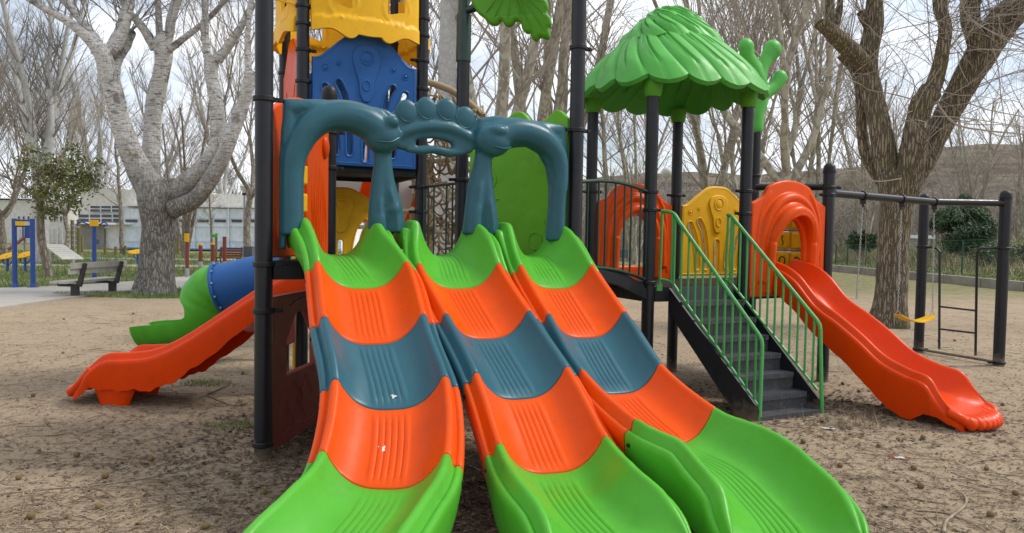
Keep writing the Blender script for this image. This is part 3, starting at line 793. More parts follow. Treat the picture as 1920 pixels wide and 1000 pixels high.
# ================================================================ LEAF ROOF TOWER
o3 = (C1+C2+C3+C4)/4
lt = thing('leaf_roof_tower', 'square play platform under a big green leaf shaped roof on black posts', 'play tower', tuple(o3))
zr = lambda px, py, q: zpix(px, py, q)
aC = ang(C1, C2)
post(lt, C1, zr(1219, 178, C1)+.1, [cl(1218, 360, C1, aC+math.pi), cl(1218, 394, C1, aC), cl(1216, 530, C1, aC+math.pi)])
post(lt, C2, zr(1397, 198, C2)+.1, [cl(1397, 359, C2, (aC,)), cl(1397, 401, C2, aC+math.pi)])
post(lt, C3, zr(1110, 208, C3)+.1, [cl(1110, 360, C3, aC)])
post(lt, C4, zr(1267, 226, C4)+.1, [cl(1267, 367, C4, (aC,))])
post(lt, C5, zr(1550, 322, C5), [cl(1549, 366, C5, aC+math.pi), cl(1549, 352, C5, 0)], cap=True, r=.06)
post(lt, C6, zr(1417, 240, C6)+.1, [cl(1417, 330, C6, aC+math.pi)], r=.053)
deck_square(C1, C2, C4, C3, DECK2, lt); deck_square(C2, C5, C6, C4, DECK2, lt)
std_panel((C6-C4).length, 1.02, M['yellow'], lt, C4, (C6-C4).normalized(), DECK2+.03, name='yellow_panel')

def arch_entry(a, u, L_, z0, H, par, mat, hood=.0, name='arch_panel', low=True):
    """entrance panel: arched top, open arched doorway, nested raised mouldings, optional projecting hood"""
    W = L_-.13; cx = L_/2
    outl = [(cx-W/2, 0), (cx-W/2, H*.80)] + [(p.x, p.y) for p in crom([(cx-W/2, H*.80), (cx-W*.36, H*.86), (cx-W*.27, H*.955), (cx-W*.12, H), (cx, H*1.01), (cx+W*.12, H), (cx+W*.27, H*.955), (cx+W*.36, H*.86), (cx+W/2, H*.80)], 5)][1:] + [(cx+W/2, 0)]
    hw = .20*W+.01; hb = .16*H if low else -.01; ht_ = .68*H
    hole = [(cx-hw, max(hb, .12)), (cx-hw*1.0, ht_-hw*1.35)] + [(cx-hw*math.cos(t), ht_-hw*1.35+hw*1.35*math.sin(t)) for t in [math.pi*k/12 for k in range(1, 12)]] + [(cx+hw, ht_-hw*1.35), (cx+hw, max(hb, .12))]
    parts = [plate([outl, hole], .055, .012)]
    mb = MB()
    for rr, wd2, zz, rad, hh in ((1.32, .30, .02, .055 if hood else .022, .745), (1.75, .36, .01, .05 if hood else .018, .86)):
        pts = []
        for k in range(15):
            t = math.pi*k/14; pts.append(Vector((cx-hw*rr*math.cos(t), hh*H-hw*rr*1.25+hw*rr*1.25*math.sin(t), zz+hood*(.7*abs(math.sin(t))**.7 if rr < 1.5 else .25*math.sin(t)))))
        pts = [Vector((pts[0].x-.01, .15 if low else .02, zz))]+[Vector((pts[0].x, (pts[0].y+.15)/2, zz))]+pts+[Vector((pts[-1].x, (pts[-1].y+.15)/2, zz)), Vector((pts[-1].x+.01, .15 if low else .02, zz))]
        mb.tube(crom(pts, 3), rad, 14)
    for sg in (-1, 1):
        mb.tube(crom([Vector((cx+sg*W*.44, .1, .022)), Vector((cx+sg*W*.43, H*.4, .024)), Vector((cx+sg*W*.38, H*.72, .026)), Vector((cx+sg*W*.27, H*.9, .022))], 4), .016, 8)
    parts.append(mb.me())
    if hood:
        # the hood: a thick arched lip that leans outwards over the opening
        V_, F_ = [], []; nt_, ns = 28, 8
        for i in range(nt_+1):
            t = math.pi*i/nt_
            for j in range(ns+1):
                s = j/ns; r_ = hw*(1.72-.62*s); y0 = .80*H-hw*1.6*1.15
                o_ = .03+hood*math.sin(math.pi*.5*(1-abs(1-s*1.0)))*(.35+.65*math.sin(t))
                V_.append(Vector((cx-r_*math.cos(t), y0+r_*1.22*math.sin(t), o_)))
        V_ = [v for v in V_]
        n0 = len(V_)
        V_ += [Vector((v.x, v.y, -.02)) for v in V_]
        for i in range(nt_):
            for j in range(ns):
                a0 = i*(ns+1)+j; F_.append((a0, a0+1, a0+ns+2, a0+ns+1)); F_.append((n0+a0+ns+1, n0+a0+ns+2, n0+a0+1, n0+a0))
            for j in (0, ns):
                a0 = i*(ns+1)+j; F_.append((a0, a0+ns+1, n0+a0+ns+1, n0+a0))
        for i in (0, nt_):
            for j in range(ns):
                a0 = i*(ns+1)+j; F_.append((a0, a0+1, n0+a0+1, n0+a0))
        hm = mesh(V_, F_, None); bm = bmesh.new(); bm.from_mesh(hm); bmesh.ops.recalc_face_normals(bm, faces=bm.faces); bm.to_mesh(hm); bm.free()
        parts.append(hm)
        for sg in (-1, 1):
            m3 = MB(); m3.tube(crom([Vector((cx+sg*hw*1.30, .80*H-hw*1.7, .03+hood*.22)), Vector((cx+sg*hw*1.32, H*.3, .03+hood*.15)), Vector((cx+sg*hw*1.34, .04, .02))], 5), [(.055, .05)]*11, 14)
            parts.append(m3.me())
    me = join(parts, None)
    me = melt(me, .0095, 5, .5)
    tf(me, frame(a, u, z0)); return obj(name, me, mat, par)
arch_entry(C3, (C4-C3).normalized(), (C4-C3).length, DECK2-.02, 1.04, lt, M['orange'], hood=0.03, name='arch_panel')
# second square: hooded entry to the wavy slide
uE = (C5-C2).normalized()
arch_entry(C2, uE, (C5-C2).length, DECK2-.12, 1.16, lt, M['orange'], hood=.16, name='hooded_arch_panel')
# turning block game on the far side
uK = (C6-C5).normalized(); LK = (C6-C5).length
for r_ in range(3):
    for c_ in range(3):
        p = C5+uK*(LK*.5+(c_-1)*.215); z = DECK2+.22+r_*.225
        b = plate([[(-.095, -.095), (.095, -.095), (.095, .095), (-.095, .095)]], .15, .028, 3)
        me = b
        o_ = obj('turning_block', tf(me, frame(p, uK, z)), M['yellow'], lt)
        mk = MB()
        side = -1 if True else 1
        if r_ == 0: mk.torus((0, 0, side*.077), .045, .007, k=22, q=5)
        elif r_ == 1 and c_ != 0: mk.tube(crom([Vector((0, .06, side*.077)), Vector((.014, .02, side*.077)), Vector((-.008, -.02, side*.077)), Vector((.006, -.05, side*.077))], 4), .006, 6)
        if mk.v: obj('mark', tf(mk.me(), frame(p, uK, z)), M['darkmark'], o_)
mb = MB()
for r_ in range(4):
    z = DECK2+.11+r_*.225; mb.tube([V3(C5, z), V3(C6, z)], .010, 8)
mb.build('block_rail', M['steel'], lt)

# cactus-like tree top on the far post
cz = zr(1417, 242, C6)
def CX(px, py): 
    t, z = plane_xy(px, py, C6, u2); return Vector((t, z, 0))
mb = MB()
def cact(lst, k=16):
    pts = [CX(x, y) for x, y, r in lst]; rad = [r*.0080 for x, y, r in lst]
    mb.tube(crom(pts, 4), list(np.interp(np.arange(len(pts)*4-3), np.arange(len(pts))*4, rad)), k)
    for q in (0, -1): mb.ball(pts[q], rad[q]*.99, 16)
cact([(1419, 240, 11), (1419, 215, 12), (1424, 195, 13), (1425, 170, 14), (1420, 145, 14), (1412, 125, 12), (1402, 105, 11), (1399, 88, 13)])
cact([(1424, 150, 12), (1428, 128, 11), (1438, 110, 11), (1449, 93, 15)])
cact([(1427, 182, 11), (1440, 172, 10), (1452, 162, 10), (1463, 146, 12)])
me = melt(mb.me(None), .012, 6, .5)
for v in me.vertices: v.co.z *= .75
tf(me, frame(C6, u2, 0)); obj('branch_finial', me, M['roofgreen'], lt)

# leaf roof: three tiers of swirling scalloped leaves
rc = Vector((o3.x, o3.y, 0))
def tier(z_top, z_bot, r_top, r_bot, lobes, swirl, drop, bow, rot=0, under=True, puffk=1.0):
    rings, per = 22, 14; seg = lobes*per; V_, F_ = [], []
    for lay in ((0, 1) if under else (0,)):
        for i in range(rings+1):
            f = i/rings
            for j in range(seg):
                q = (j % per)/per                     # within one leaf
                edge = math.sin(math.pi*q)            # 0 at joints, 1 in the middle
                th = 2*math.pi*j/seg + swirl*(1-f) + rot
                ff = f*(1-.0)
                r_ = r_top + (r_bot-r_top)*ff
                z = z_top + (z_bot-z_top)*(ff**bow)
                sq = 1+.055*math.cos(4*(th-math.atan2(u2.y, u2.x)-math.pi/4))*ff
                puff = puffk*(.030*(.25+.75*ff)*(abs(edge)**.55)) 
                vein = -.020*(math.exp(-((q-.5)/.04)**2)+.5*math.exp(-((q-.25-.12*f)/.03)**2)*(f < .8))*min(1, f*4)*(1 if f < .86 else .2)
                over = .030*(.3+.7*ff)*q                    # each leaf laps its neighbour
                z2 = z - drop*max(0, (f-.80)/.2)**1.3*(abs(edge)**.7)
                rr = r_*sq + puff + vein + over
                if lay: rr -= .035; z2 -= .0
                V_.append(rc + Vector((math.cos(th)*rr, math.sin(th)*rr, z2 + (puff+vein)*.7 + (-.03 if lay else 0))))
    n = (rings+1)*seg
    for lay in ((0, 1) if under else (0,)):
        for i in range(rings):
            for j in range(seg):
                q = (lay*n+i*seg+j, lay*n+(i+1)*seg+j, lay*n+(i+1)*seg+(j+1) % seg, lay*n+i*seg+(j+1) % seg)
                F_.append(q if lay == 0 else q[::-1])
    if under:
        for i in (0, rings):
            for j in range(seg):
                a = i*seg+j; b = i*seg+(j+1) % seg; F_.append((a, b, b+n, a+n) if i == 0 else (b, a, a+n, b+n))
    return mesh(V_, F_, 50)
ztip = P(1265, 8, o3.y).z; zrim = P(1265, 175, o3.y).z
roof = obj('leaf_roof', tier(zrim+.55, zrim+.01, .33, .87, 16, -.60, .092, 1.35, puffk=1.2), M['roofgreen'], lt)
obj('roof_tier', tier(zrim+.78, zrim+.47, .15, .455, 12, -1.0, .07, 1.2, rot=.3, puffk=1.6), M['roofgreen'], roof)
obj('roof_tier', tier(ztip-.07, zrim+.66, .15, .265, 9, -1.1, .05, 1.1, rot=.1, puffk=1.6), M['roofgreen'], roof)
mb = MB(); mb.tube([(rc.x, rc.y, ztip-.14), (rc.x, rc.y, ztip-.075)], .165, 22); mb.build('roof_top', M['roofgreen'], roof)
for q in (C1, C2, C3, C4):
    mb = MB(); z = {id(C1): zr(1219, 182, C1), id(C2): zr(1397, 202, C2), id(C3): zr(1110, 212, C3), id(C4): zr(1267, 230, C4)}[id(q)]
    mb.tube([(q.x, q.y, z), (q.x, q.y, z+.02), (q.x, q.y, z+.05), (q.x, q.y, z+.14)], [.068, .076, .082, .09], 20); mb.build('roof_socket', M['darkgreen'], roof, 60)

# ================================================================ STAIRCASE
TL_, TR_ = at(1256, 540, 6.77), at(1378, 540, 7.10)
BL_, BR_ = G(1424, 792), G(1541, 777)
so = (BL_+BR_)/2
st = thing('staircase', 'steep black perforated steps with bright green handrails up to the leaf roofed platform', 'stairs', (so.x, so.y, 0))
for a_, b_ in ((TL_, BL_), (TR_, BR_)):
    d = (b_-a_).normalized(); a3 = a_+Vector((0, 0, DECK2)); b3 = b_
    nrm = Vector((-d.y, d.x, 0))*.012
    pts = [a3, b_+d*-.0+Vector((0, 0, .10)), b_+Vector((0, 0, 0)), b_-d*.20, a3-Vector((0, 0, .22))+d*.0]
    vs = [p+nrm for p in pts]+[p-nrm for p in pts]; k = len(pts)
    me = mesh(vs, [tuple(range(k)), tuple(range(2*k-1, k-1, -1))]+[(i, i+k, (i+1) % k+k, (i+1) % k) for i in range(k)], 20)
    bm = bmesh.new(); bm.from_mesh(me); bmesh.ops.recalc_face_normals(bm, faces=bm.faces); bm.to_mesh(me); bm.free()
    obj('stringer', me, M['black'], st)
def perf(name, col=(.02, .021, .025)):
    m_, t, b = newmat(name)
    v = tex(t, 62, kind='ShaderNodeTexVoronoi'); v.inputs['Randomness'].default_value = 0
    f = ramp(t, v.outputs['Distance'], [(.26, 0.), (.34, 1.)])
    d = tex(t, 12, 5, .7); c2 = mixrgb(t, ramp(t, d.outputs['Fac'], [(.5, 0.), (.75, .5)]), (.058, .061, .070), (.20, .175, .14))
    t.links.new(mixrgb(t, f, (.003, .003, .003), c2), b.inputs['Base Color']); b.inputs['Roughness'].default_value = .5
    bump(t, b, f, .6, .004); return m_
M['perf'] = perf('perforated_step')
NS = 7
for i in range(NS):
    f = (i+1)/(NS+.0); z = DECK2*(1-f)+.02 if i < NS-1 else .035
    l = TL_.lerp(BL_, f); r_ = TR_.lerp(BR_, f); d = (BL_-TL_).normalized(); ux = (r_-l).normalized()
    l = l+ux*.012; r_ = r_-ux*.012
    mb = MB(); dep = .165
    c0 = (l+r_)/2 - d*(dep/2-.01) + Vector((0, 0, z))
    rot = Matrix((ux, Vector((-ux.y, ux.x, 0)), Vector((0, 0, 1)))).transposed()
    mb.box(c0, ((r_-l).length, dep, .022), rot)
    mb.box(c0+Vector((ux.y, -ux.x, 0))*(dep/2-.004)-Vector((0, 0, .012)), ((r_-l).length-.004, .012, .040), rot)
    o_ = mb.build('tread', M['perf'], st)
    mb = MB(); hgt = DECK2/NS-.02
    mb.box(c0-Vector((ux.y, -ux.x, 0))*(dep/2-.008)+Vector((0, 0, hgt/2+.01)), ((r_-l).length-.006, .008, hgt), rot); mb.build('riser', M['perf'], o_)
def handrail(T0, T1, T2, Gd, lowdrop, nb):
    top = [T0, T0.lerp(T1, .5), T1]
    mb = MB(); r = .0165
    mid = crom([T0, T1, T1.lerp(T2, .08)], 5) + [T2.lerp(T1, .03)]
    pth = mid+[T2+Vector((0, 0, -.012)), T2+(T2-T1).normalized()*.012-Vector((0, 0, .045)), Vector((Gd.x, Gd.y, 0))]
    mb.tube(pth, r, 12)
    dz = Vector((0, 0, -lowdrop)); a = T1+dz; b = T2+dz*.93
    mb.tube(crom([T0+dz, a, a.lerp(b, .1)], 4)+[b], .0125, 10)
    mb.tube([T0+Vector((.01, 0, .0)), T0+dz*1.12], .013, 10)
    mb.box(T0+dz*1.12, (.05, .02, .06))
    o = mb.build('handrail', M['greenpaint'], st)
    for i in range(nb):
        f = (i+.35)/nb
        p = T1.lerp(T2, f); q = a.lerp(b, f); MB().tube([q, p], .0105, 8).build('baluster', M['greenpaint'], o)
    MB().tube([T1*1, T1+dz], .0105, 8).build('baluster', M['greenpaint'], o)
handrail(P(1240, 396, 6.78), P(1262, 400, 6.72), P(1428, 635, 6.12), BL_, .62, 12)
handrail(P(1364, 403, 7.13), P(1372, 406, 7.08), P(1537, 607, 6.40), BR_, .62, 12)

def exit_lip(par, key, mat):
    """rounded toe of the chute: fingers fanned round the end between two knuckles"""
    c, half = key[-1][0], key[-1][1]; t = key[-1][0]-key[-2][0]; th = Vector((t.x, t.y, 0)).normalized(); sd = Vector((th.y, -th.x, 0)); mb = MB()
    n = 7
    for k in range(n):
        a = (k-(n-1)/2)/((n-1)/2); x = a*(half-.025); fw = .085*math.sqrt(max(.05, 1-.80*a*a))
        p0_ = c+sd*x-th*.10+Vector((0, 0, .012+.03*a*a)); p1 = c+sd*x*1.0+th*(fw*.45)+Vector((0, 0, .012)); p2 = c+sd*x*1.03+th*fw+Vector((0, 0, -.020))
        mb.tube(crom([p0_, p1, p2], 4), [.036]*4+[.044]*4+[.040], 12); mb.ball(p2, .040, 12)
    for s_ in (-1, 1):
        q = key[-3][0]; q2 = key[-2][0]
        mb.tube(crom([q+sd*s_*(key[-3][1]-.0)+Vector((0, 0, key[-3][2]-.045)), q2+sd*s_*(key[-2][1]+.004)+Vector((0, 0, key[-2][2]-.035)), c+sd*s_*(half-.0)+Vector((0, 0, .012)), c+sd*s_*(half-.035)+th*.045+Vector((0, 0, -.012))], 4), [.040]*9+[.036]*4, 12)
    return obj('exit_lip', melt(mb.me(None), .009, 9, .5), mat, par)
# ================================================================ WAVY SLIDE (right)
p0 = (C2+C5)/2; ws_end = P(1838, 772, 5.95)
ws = thing('wavy_slide', 'red orange wavy slide running down from the hooded arch to the ground', 'slide', (3.2, 6.8, 0))
dW = Vector((ws_end.x-p0.x, ws_end.y-p0.y, 0)); LW = dW.length; dW.normalize()
key = []
for D, z, half, wall, sk in ((-.10, 1.10, .235, .20, .12), (.12, 1.06, .235, .20, .22), (.32, .96, .235, .20, .26), (.55, .76, .235, .18, .24), (.78, .62, .235, .19, .26), (1.0, .47, .235, .20, .28), (1.22, .315, .24, .20, .30), (1.45, .235, .25, .20, .33), (1.62, .20, .265, .195, .22), (1.72, .165, .275, .11, .10), (1.80, .135, .28, .055, .05), (1.87, .115, .265, .04, .04), (1.905, .075, .225, .025, .03)):
    key.append((Vector((p0.x, p0.y, 0))+dW*D+Vector((0, 0, z)), half, wall, sk))
slide_section('slide_bed', ws, M['red'], key, 0, len(key)-1, rib=0, nn=90, lobes=0, skirtwave=.15)
exit_lip(ws, key, M['red'])
# ================================================================ WAVY SLIDE (left)
q0 = (A3+B1)/2 + Vector((-.02, 0, 0)); e1 = P(168, 742, 6.55)
sl2 = thing('wavy_slide', 'red orange wavy slide heading left from behind the brown playhouse panel', 'slide', (-2.7, 6.5, 0))
dX = Vector((e1.x-q0.x, e1.y-q0.y, 0)); LX = dX.length; dX.normalize()
key = []
for f, z, half, wall, sk in ((-.05, 1.04, .235, .19, .12), (.08, .97, .235, .19, .16), (.25, .75, .235, .19, .20), (.44, .50, .235, .185, .24), (.55, .365, .235, .19, .26), (.65, .285, .235, .19, .25), (.75, .255, .24, .195, .23), (.84, .235, .25, .20, .22), (.90, .18, .265, .17, .12), (.95, .135, .275, .08, .06), (.985, .11, .25, .045, .04)):
    key.append((Vector((q0.x, q0.y, 0))+dX*LX*f+Vector((0, 0, z)), half, wall, sk))
slide_section('slide_bed', sl2, M['red'], key, 0, len(key)-1, rib=0, nn=90, lobes=0, skirtwave=.4)
exit_lip(sl2, key, M['red'])
mb = MB(); sd_ = Vector((-dX.y, dX.x, 0))
for sg in (-1, 1):
    q = key[7][0]+sd_*sg*.22-dX*.05
    MB().tube([q+Vector((0, 0, -.0)), q+Vector((0, 0, -.12)), Vector((q.x, q.y, -.02))], [(.20, .05), (.17, .045), (.12, .04)], 14).build('foot', M['red'], sl2)
wd_ = plate([[(0, 0), (.42, .26), (.42, -.10), (.30, -.16), (.24, -.02), (.05, -.02)]], .05, .008)
tf(wd_, frame(P(455, 612, 6.1)-Vector((0, 0, P(455, 612, 6.1).z)), Vector((1, .1, 0)), P(455, 618, 6.1).z)); obj('side_wedge', wd_, M['brown'], sl2)

# ================================================================ TUBE SLIDE
ts = thing('tube_slide', 'blue enclosed tube slide ending in an open green hooded chute', 'slide', (-3.5, 8.6, 0))
def tube_open(pts, rad, opens, name, mat, par, th=.03, k=40):
    V_, F_ = [], []; n = len(pts)
    for i, p in enumerate(pts):
        t = (pts[min(i+1, n-1)]-pts[max(i-1, 0)]).normalized()
        side = t.cross(Vector((0, 0, 1))).normalized(); up = side.cross(t).normalized()
        for rr in (rad[i], rad[i]-th):
            for j in range(k+1):
                a = -math.pi/2 + (j/k-.5)*2*opens[i]*math.pi
                c_ = Vector((math.cos(a), math.sin(a)))
                V_.append(p+side*c_.x*rr+up*c_.y*rr)
    w2 = 2*(k+1)
    for i in range(n-1):
        a, b = i*w2, (i+1)*w2
        for j in range(k):
            F_.append((a+j, a+j+1, b+j+1, b+j)); F_.append((a+k+1+j+1, a+k+1+j, b+k+1+j, b+k+1+j+1))
        for j in (0, k): F_.append((a+j, b+j, b+k+1+j, a+k+1+j))
    for a in (0, (n-1)*w2):
        for j in range(k): F_.append((a+j, a+j+1, a+k+1+j+1, a+k+1+j))
    me = mesh(V_, F_, None); bm = bmesh.new(); bm.from_mesh(me); bmesh.ops.recalc_face_normals(bm, faces=bm.faces); bm.to_mesh(me); bm.free()
    return obj(name, finish(me, 45), mat, par)
j0 = P(414, 541, 8.6)
tb = crom([P(545, 508, 8.6), P(478, 526, 8.6), j0], 8)
tube_open(tb, [.28]*len(tb), [1.0]*len(tb), 'tube', M['blue'], ts)
MBt = MB(); dd_ = (j0-P(478, 526, 8.6)).normalized(); MBt.torus(j0, .292, .020, dd_, 36, 8)
fl = MBt.build('flange', M['blue'], ts)
for k in range(12):
    a = 2*math.pi*k/12; x = dd_.orthogonal().normalized(); y = dd_.cross(x)
    q = j0-dd_*.025+(x*math.cos(a)+y*math.sin(a))*.298
    MB().ball(q, .013, 8).build('bolt', M['steel'], fl)
gp = crom([j0, P(399, 545, 8.6), P(385, 562, 8.6), P(374, 582, 8.6), P(352, 598, 8.6), P(318, 604, 8.6), P(285, 606, 8.6), P(262, 609, 8.6)], 7)
n = len(gp); op = [1.0 if i < n*.18 else max(.5, 1-(i-n*.18)/(n*.30)*.5) for i in range(n)]
rd = [.285 if i < n*.5 else .285-.02*(i-n*.5)/(n*.5) for i in range(n)]
rd = [r_*(1+.012*math.sin(i*1.1)) for i, r_ in enumerate(rd)]
rd[-1] *= .9
op = [max(.42, o_) for o_ in op]
tube_open(gp, rd, op, 'chute', M['green'], ts)
mb = MB(); q = gp[-8]; mb.tube([q-Vector((0, 0, .2)), Vector((q.x, q.y, 0))], .08, 14); mb.build('foot', M['green'], ts)
mb = MB(); q = tb[4]; mb.tube([q-Vector((0, 0, .25)), Vector((q.x, q.y, 0))], .04, 14); mb.build('support_post', M['black'], ts)

# ================================================================ SWING FRAME
S3, S2 = G(1722, 661), G(1872, 686)
sf = thing('swing_set', 'black swing frame with round beam and small ladder beside the big tree', 'swing frame', ((S2.x+S3.x)/2, S2.y, 0))
ztop = zpix(1884, 362, S2); post(sf, S2, ztop-.06, [cl(1878, 466, S2, math.pi), cl(1872, 680, S2, math.pi)], cap=True, r=.064)
post(sf, S3, zpix(1735, 372, S3)-.03, [cl(1729, 463, S3, 0), cl(1722, 655, S3, 0)], cap=True, r=.062)
mb = MB()
bA = V3(C5, zpix(1560, 362, C5)); bE = P(1752, 379, 8.9); bB = V3(S2, zpix(1880, 381, S2))
mb.tube([bA, bE-(bE-bA).normalized()*.02, bE+(bB-bE).normalized()*.02, bB], .042, 20)
beam = mb.build('beam', M['black'], sf)
mb = MB(); mb.tube([bA+Vector((-.05, .02, .06)), bA+Vector((-.6, .5, .08))], .036, 14); mb.build('beam_stub', M['black'], sf)
hang = []
for px in (1614, 1686, 1752):
    f = (px-1560)/(1752-1560)
    # depth along the beam at that bearing
    best = min((abs(((bA.lerp(bE, k/200)).x/(bA.lerp(bE, k/200)).y*F+960+ (0)) - px), k) for k in range(201))
    q = bA.lerp(bE, best[1]/200); hang.append(q)
    c_ = MB(); d = (bE-bA).normalized()
    c_.tube([q-d*.018, q+d*.018], .053, 20); c_.box(q-Vector((0, 0, .065)), (.05, .03, .05)); c_.torus(q-Vector((0, 0, .105)), .018, .006, Vector((1, 0, 0)), 14, 6)
    c_.build('hanger', M['rubber'], beam)
# ladder between posts
lx0 = P(1752, 468, 9.5); 
def on(px, py): 
    a = S3; uu = (S2-S3).normalized(); t, z = plane_xy(px, py, a, uu); return a+uu*t+Vector((0, 0, z))
mb = MB(); mb.tube([on(1728, 464), on(1750, 464)]+crom([on(1756, 466), on(1762, 472)], 3)+[on(1761, 655)], .015, 10)
mb.build('ladder_side', M['black'], sf)
mb = MB(); mb.tube([on(1878, 466), on(1842, 466)]+crom([on(1836, 468), on(1832, 476)], 3)+[on(1829, 667)], .015, 10); mb.build('ladder_side', M['black'], sf)
for a_, b_ in (((1762, 575), (1831, 583)), ((1761, 617), (1830, 625))):
    mb = MB(); mb.tube([on(*a_), on(*b_)], .012, 10); mb.build('rung', M['black'], sf)
mb = MB(); mb.tube([on(1722, 655), on(1872, 680)], .017, 10); mb.build('bottom_rail', M['black'], sf)
# swing: chains and belt seat
def chain(a, b, mb, link=.034):
    a, b = Vector(a), Vector(b); d = (b-a); n = int(d.length/(link*.72)); dn = d.normalized()
    x = dn.orthogonal().normalized(); y = dn.cross(x)
    for i in range(n):
        c_ = a+d*((i+.5)/n); s_ = x if i % 2 else y
        pts = []
        for k in range(8):
            t = 2*math.pi*k/8; pts.append(c_+dn*math.cos(t)*link*.5+s_*math.sin(t)*link*.26)
        mb.tube(pts+pts[:1], .0032, 4, cap=False)
hz_ = Vector((0, 0, -.12))
sw = thing('swing', 'swing with yellow belt seat on thin chains, hanging before the big tree', 'swing', (hang[1].x, hang[1].y, 0))
s0 = P(1683, 590, hang[1].y); s1 = P(1748, 592, hang[2].y)
for a_, b_ in ((hang[1], s0), (hang[2], s1)):
    mb = MB(); chain(a_+hz_, b_+Vector((0, 0, .06)), mb); mb.build('chain', M['steel'], sw, 30)
    mb = MB(); mb.tube([b_+Vector((0, 0, .06)), b_+Vector((.03, 0, 0)), b_+Vector((-.03, 0, 0)), b_+Vector((0, 0, .06))], .005, 6); mb.build('shackle', M['steel'], sw)
V_, F_ = [], []; nb = 20; pr = (s1-s0); pn = Vector((-pr.y, pr.x, 0)).normalized()
for i in range(nb+1):
    t = i/nb; p = s0.lerp(s1, t)-Vector((0, 0, .075*abs(math.sin(math.pi*t))**.9)); w_ = .05+.035*math.sin(math.pi*t)
    for z, s_ in ((.006, -1), (.006, 1), (-.006, 1), (-.006, -1)): V_.append(p+pn*w_*s_+Vector((0, 0, z)))
for i in range(nb):
    for k in range(4): F_.append((i*4+k, i*4+(k+1) % 4, i*4+4+(k+1) % 4, i*4+4+k))
F_ += [(0, 3, 2, 1), tuple(nb*4+k for k in range(4))]
obj('belt_seat', mesh(V_, F_, 50), M['yellow'], sw)
sw2 = thing('swing_chain', 'lone thin chain hanging from the swing beam left of the big tree', 'chain', (hang[0].x, hang[0].y, 0))
mb = MB(); chain(hang[0]+hz_, P(1606, 560, hang[0].y), mb); mb.build('chain', M['steel'], sw2, 30)

# ================================================================ ROPE NET CLIMBER and CRAWL TUNNEL (behind the towers)
M['rope'] = paint('beige_rope', (.34, .27, .17), rough=.8, chips=False, spec=.2)
rn = thing('rope_climber', 'beige knotted rope net climber with bent tube frame behind the towers', 'climbing net', (-.9, 10, 0))
mb = MB(); Yn = 9.8
mb.tube(crom([P(772, 150, Yn-.1), P(805, 155, Yn), P(850, 172, Yn), P(885, 198, Yn+.1), P(912, 228, Yn+.3), P(925, 290, Yn+.4)], 6), .045, 12)
mb.tube(crom([P(770, 300, Yn+.3), P(830, 302, Yn+.2), P(900, 285, Yn+.2)], 5), .03, 10)
mb.tube([P(806, 300, Yn+.3), G(806, 592)], .05, 10); mb.tube([P(700, 402, Yn), P(775, 395, Yn)], .03, 8); mb.tube([P(773, 392, Yn), G(773, 600)], .035, 8)
mb.build('tube_frame', M['rope'], rn)
r2 = random.Random(3); mb = MB(); kn = MB()
def netpt(i, j, ny): 
    f = j/ny; x = 772+i*13.5+r2.uniform(-4, 4); y = 168+f*330+ (22*(max(0, x-772)/110)**1.2)*(1-f)*1.2 + r2.uniform(-5, 5)
    return P(x, y, Yn+.15+r2.uniform(-.25, .35))
ny = 20; nx_ = 10; grid = [[netpt(i, j, ny) for j in range(ny+1)] for i in range(nx_+1)]
for i in range(nx_+1):
    for j in range(ny+1):
        if r2.random() < .75: kn.ball(grid[i][j], .032*r2.uniform(.7, 1.2), 8)
        for di, dj in ((1, 0), (0, 1), (1, 1), (1, -1)):
            if 0 <= i+di <= nx_ and 0 <= j+dj <= ny and r2.random() < .62:
                a_, b_ = grid[i][j], grid[i+di][j+dj]; mb.tube([a_, (a_+b_)/2-Vector((0, 0, .03)), b_], .014, 6, cap=False)
mb.build('rope_net', M['rope'], rn, kind='stuff'); kn.build('knots', M['rope'], rn, kind='stuff')
m_, t, b = newmat('clear_plastic'); b.inputs['Base Color'].default_value = (.55, .50, .50, 1); b.inputs['Roughness'].default_value = .3
b.inputs['Transmission Weight'].default_value = .0; b.inputs['Alpha'].default_value = .8
bump(t, b, tex(t, 20, 3).outputs['Fac'], .3, .01); M['clear'] = m_
ct = thing('crawl_tunnel', 'raised crawl tunnel with cloudy clear bubble, green ring and orange bands', 'play tunnel', (-1.9, 10.4, 0))
ca, cb_ = P(618, 326, 10.4), P(800, 372, 10.9); dd_ = (cb_-ca).normalized()
tp = [ca.lerp(cb_, k/12) for k in range(13)]
tube_open(tp, [.46+.08*math.sin(math.pi*k/12) for k in range(13)], [1.0]*13, 'clear_tube', M['clear'], ct)
mb = MB(); mb.torus(ca, .36, .14, Vector((.25, -1, .2)).normalized(), 40, 10); g_ = mb.build('green_ring', M['green'], ct)
x = Vector((1, .3, 0)).normalized(); y = Vector((0, .2, 1)).normalized()
for k in range(10):
    a = 2*math.pi*k/10; MB().ball(ca+Vector((.03, -.13, .02))+(x*math.cos(a)+y*math.sin(a))*.40, .022, 8).build('bolt', M['steel'], g_)
tube_open([ca.lerp(cb_, .27), ca.lerp(cb_, .36), ca.lerp(cb_, .45)], [.55, .57, .55], [1.0]*3, 'orange_band', M['red'], ct)
tube_open([ca.lerp(cb_, .74), ca.lerp(cb_, .80), ca.lerp(cb_, .86)], [.50, .52, .50], [1.0]*3, 'orange_band', M['red'], ct)
for f in (.05, .95):
    q = ca.lerp(cb_, f); MB().tube([q-Vector((0, 0, .35)), Vector((q.x, q.y, 0))], .05, 12).build('support_post', M['black'], ct)
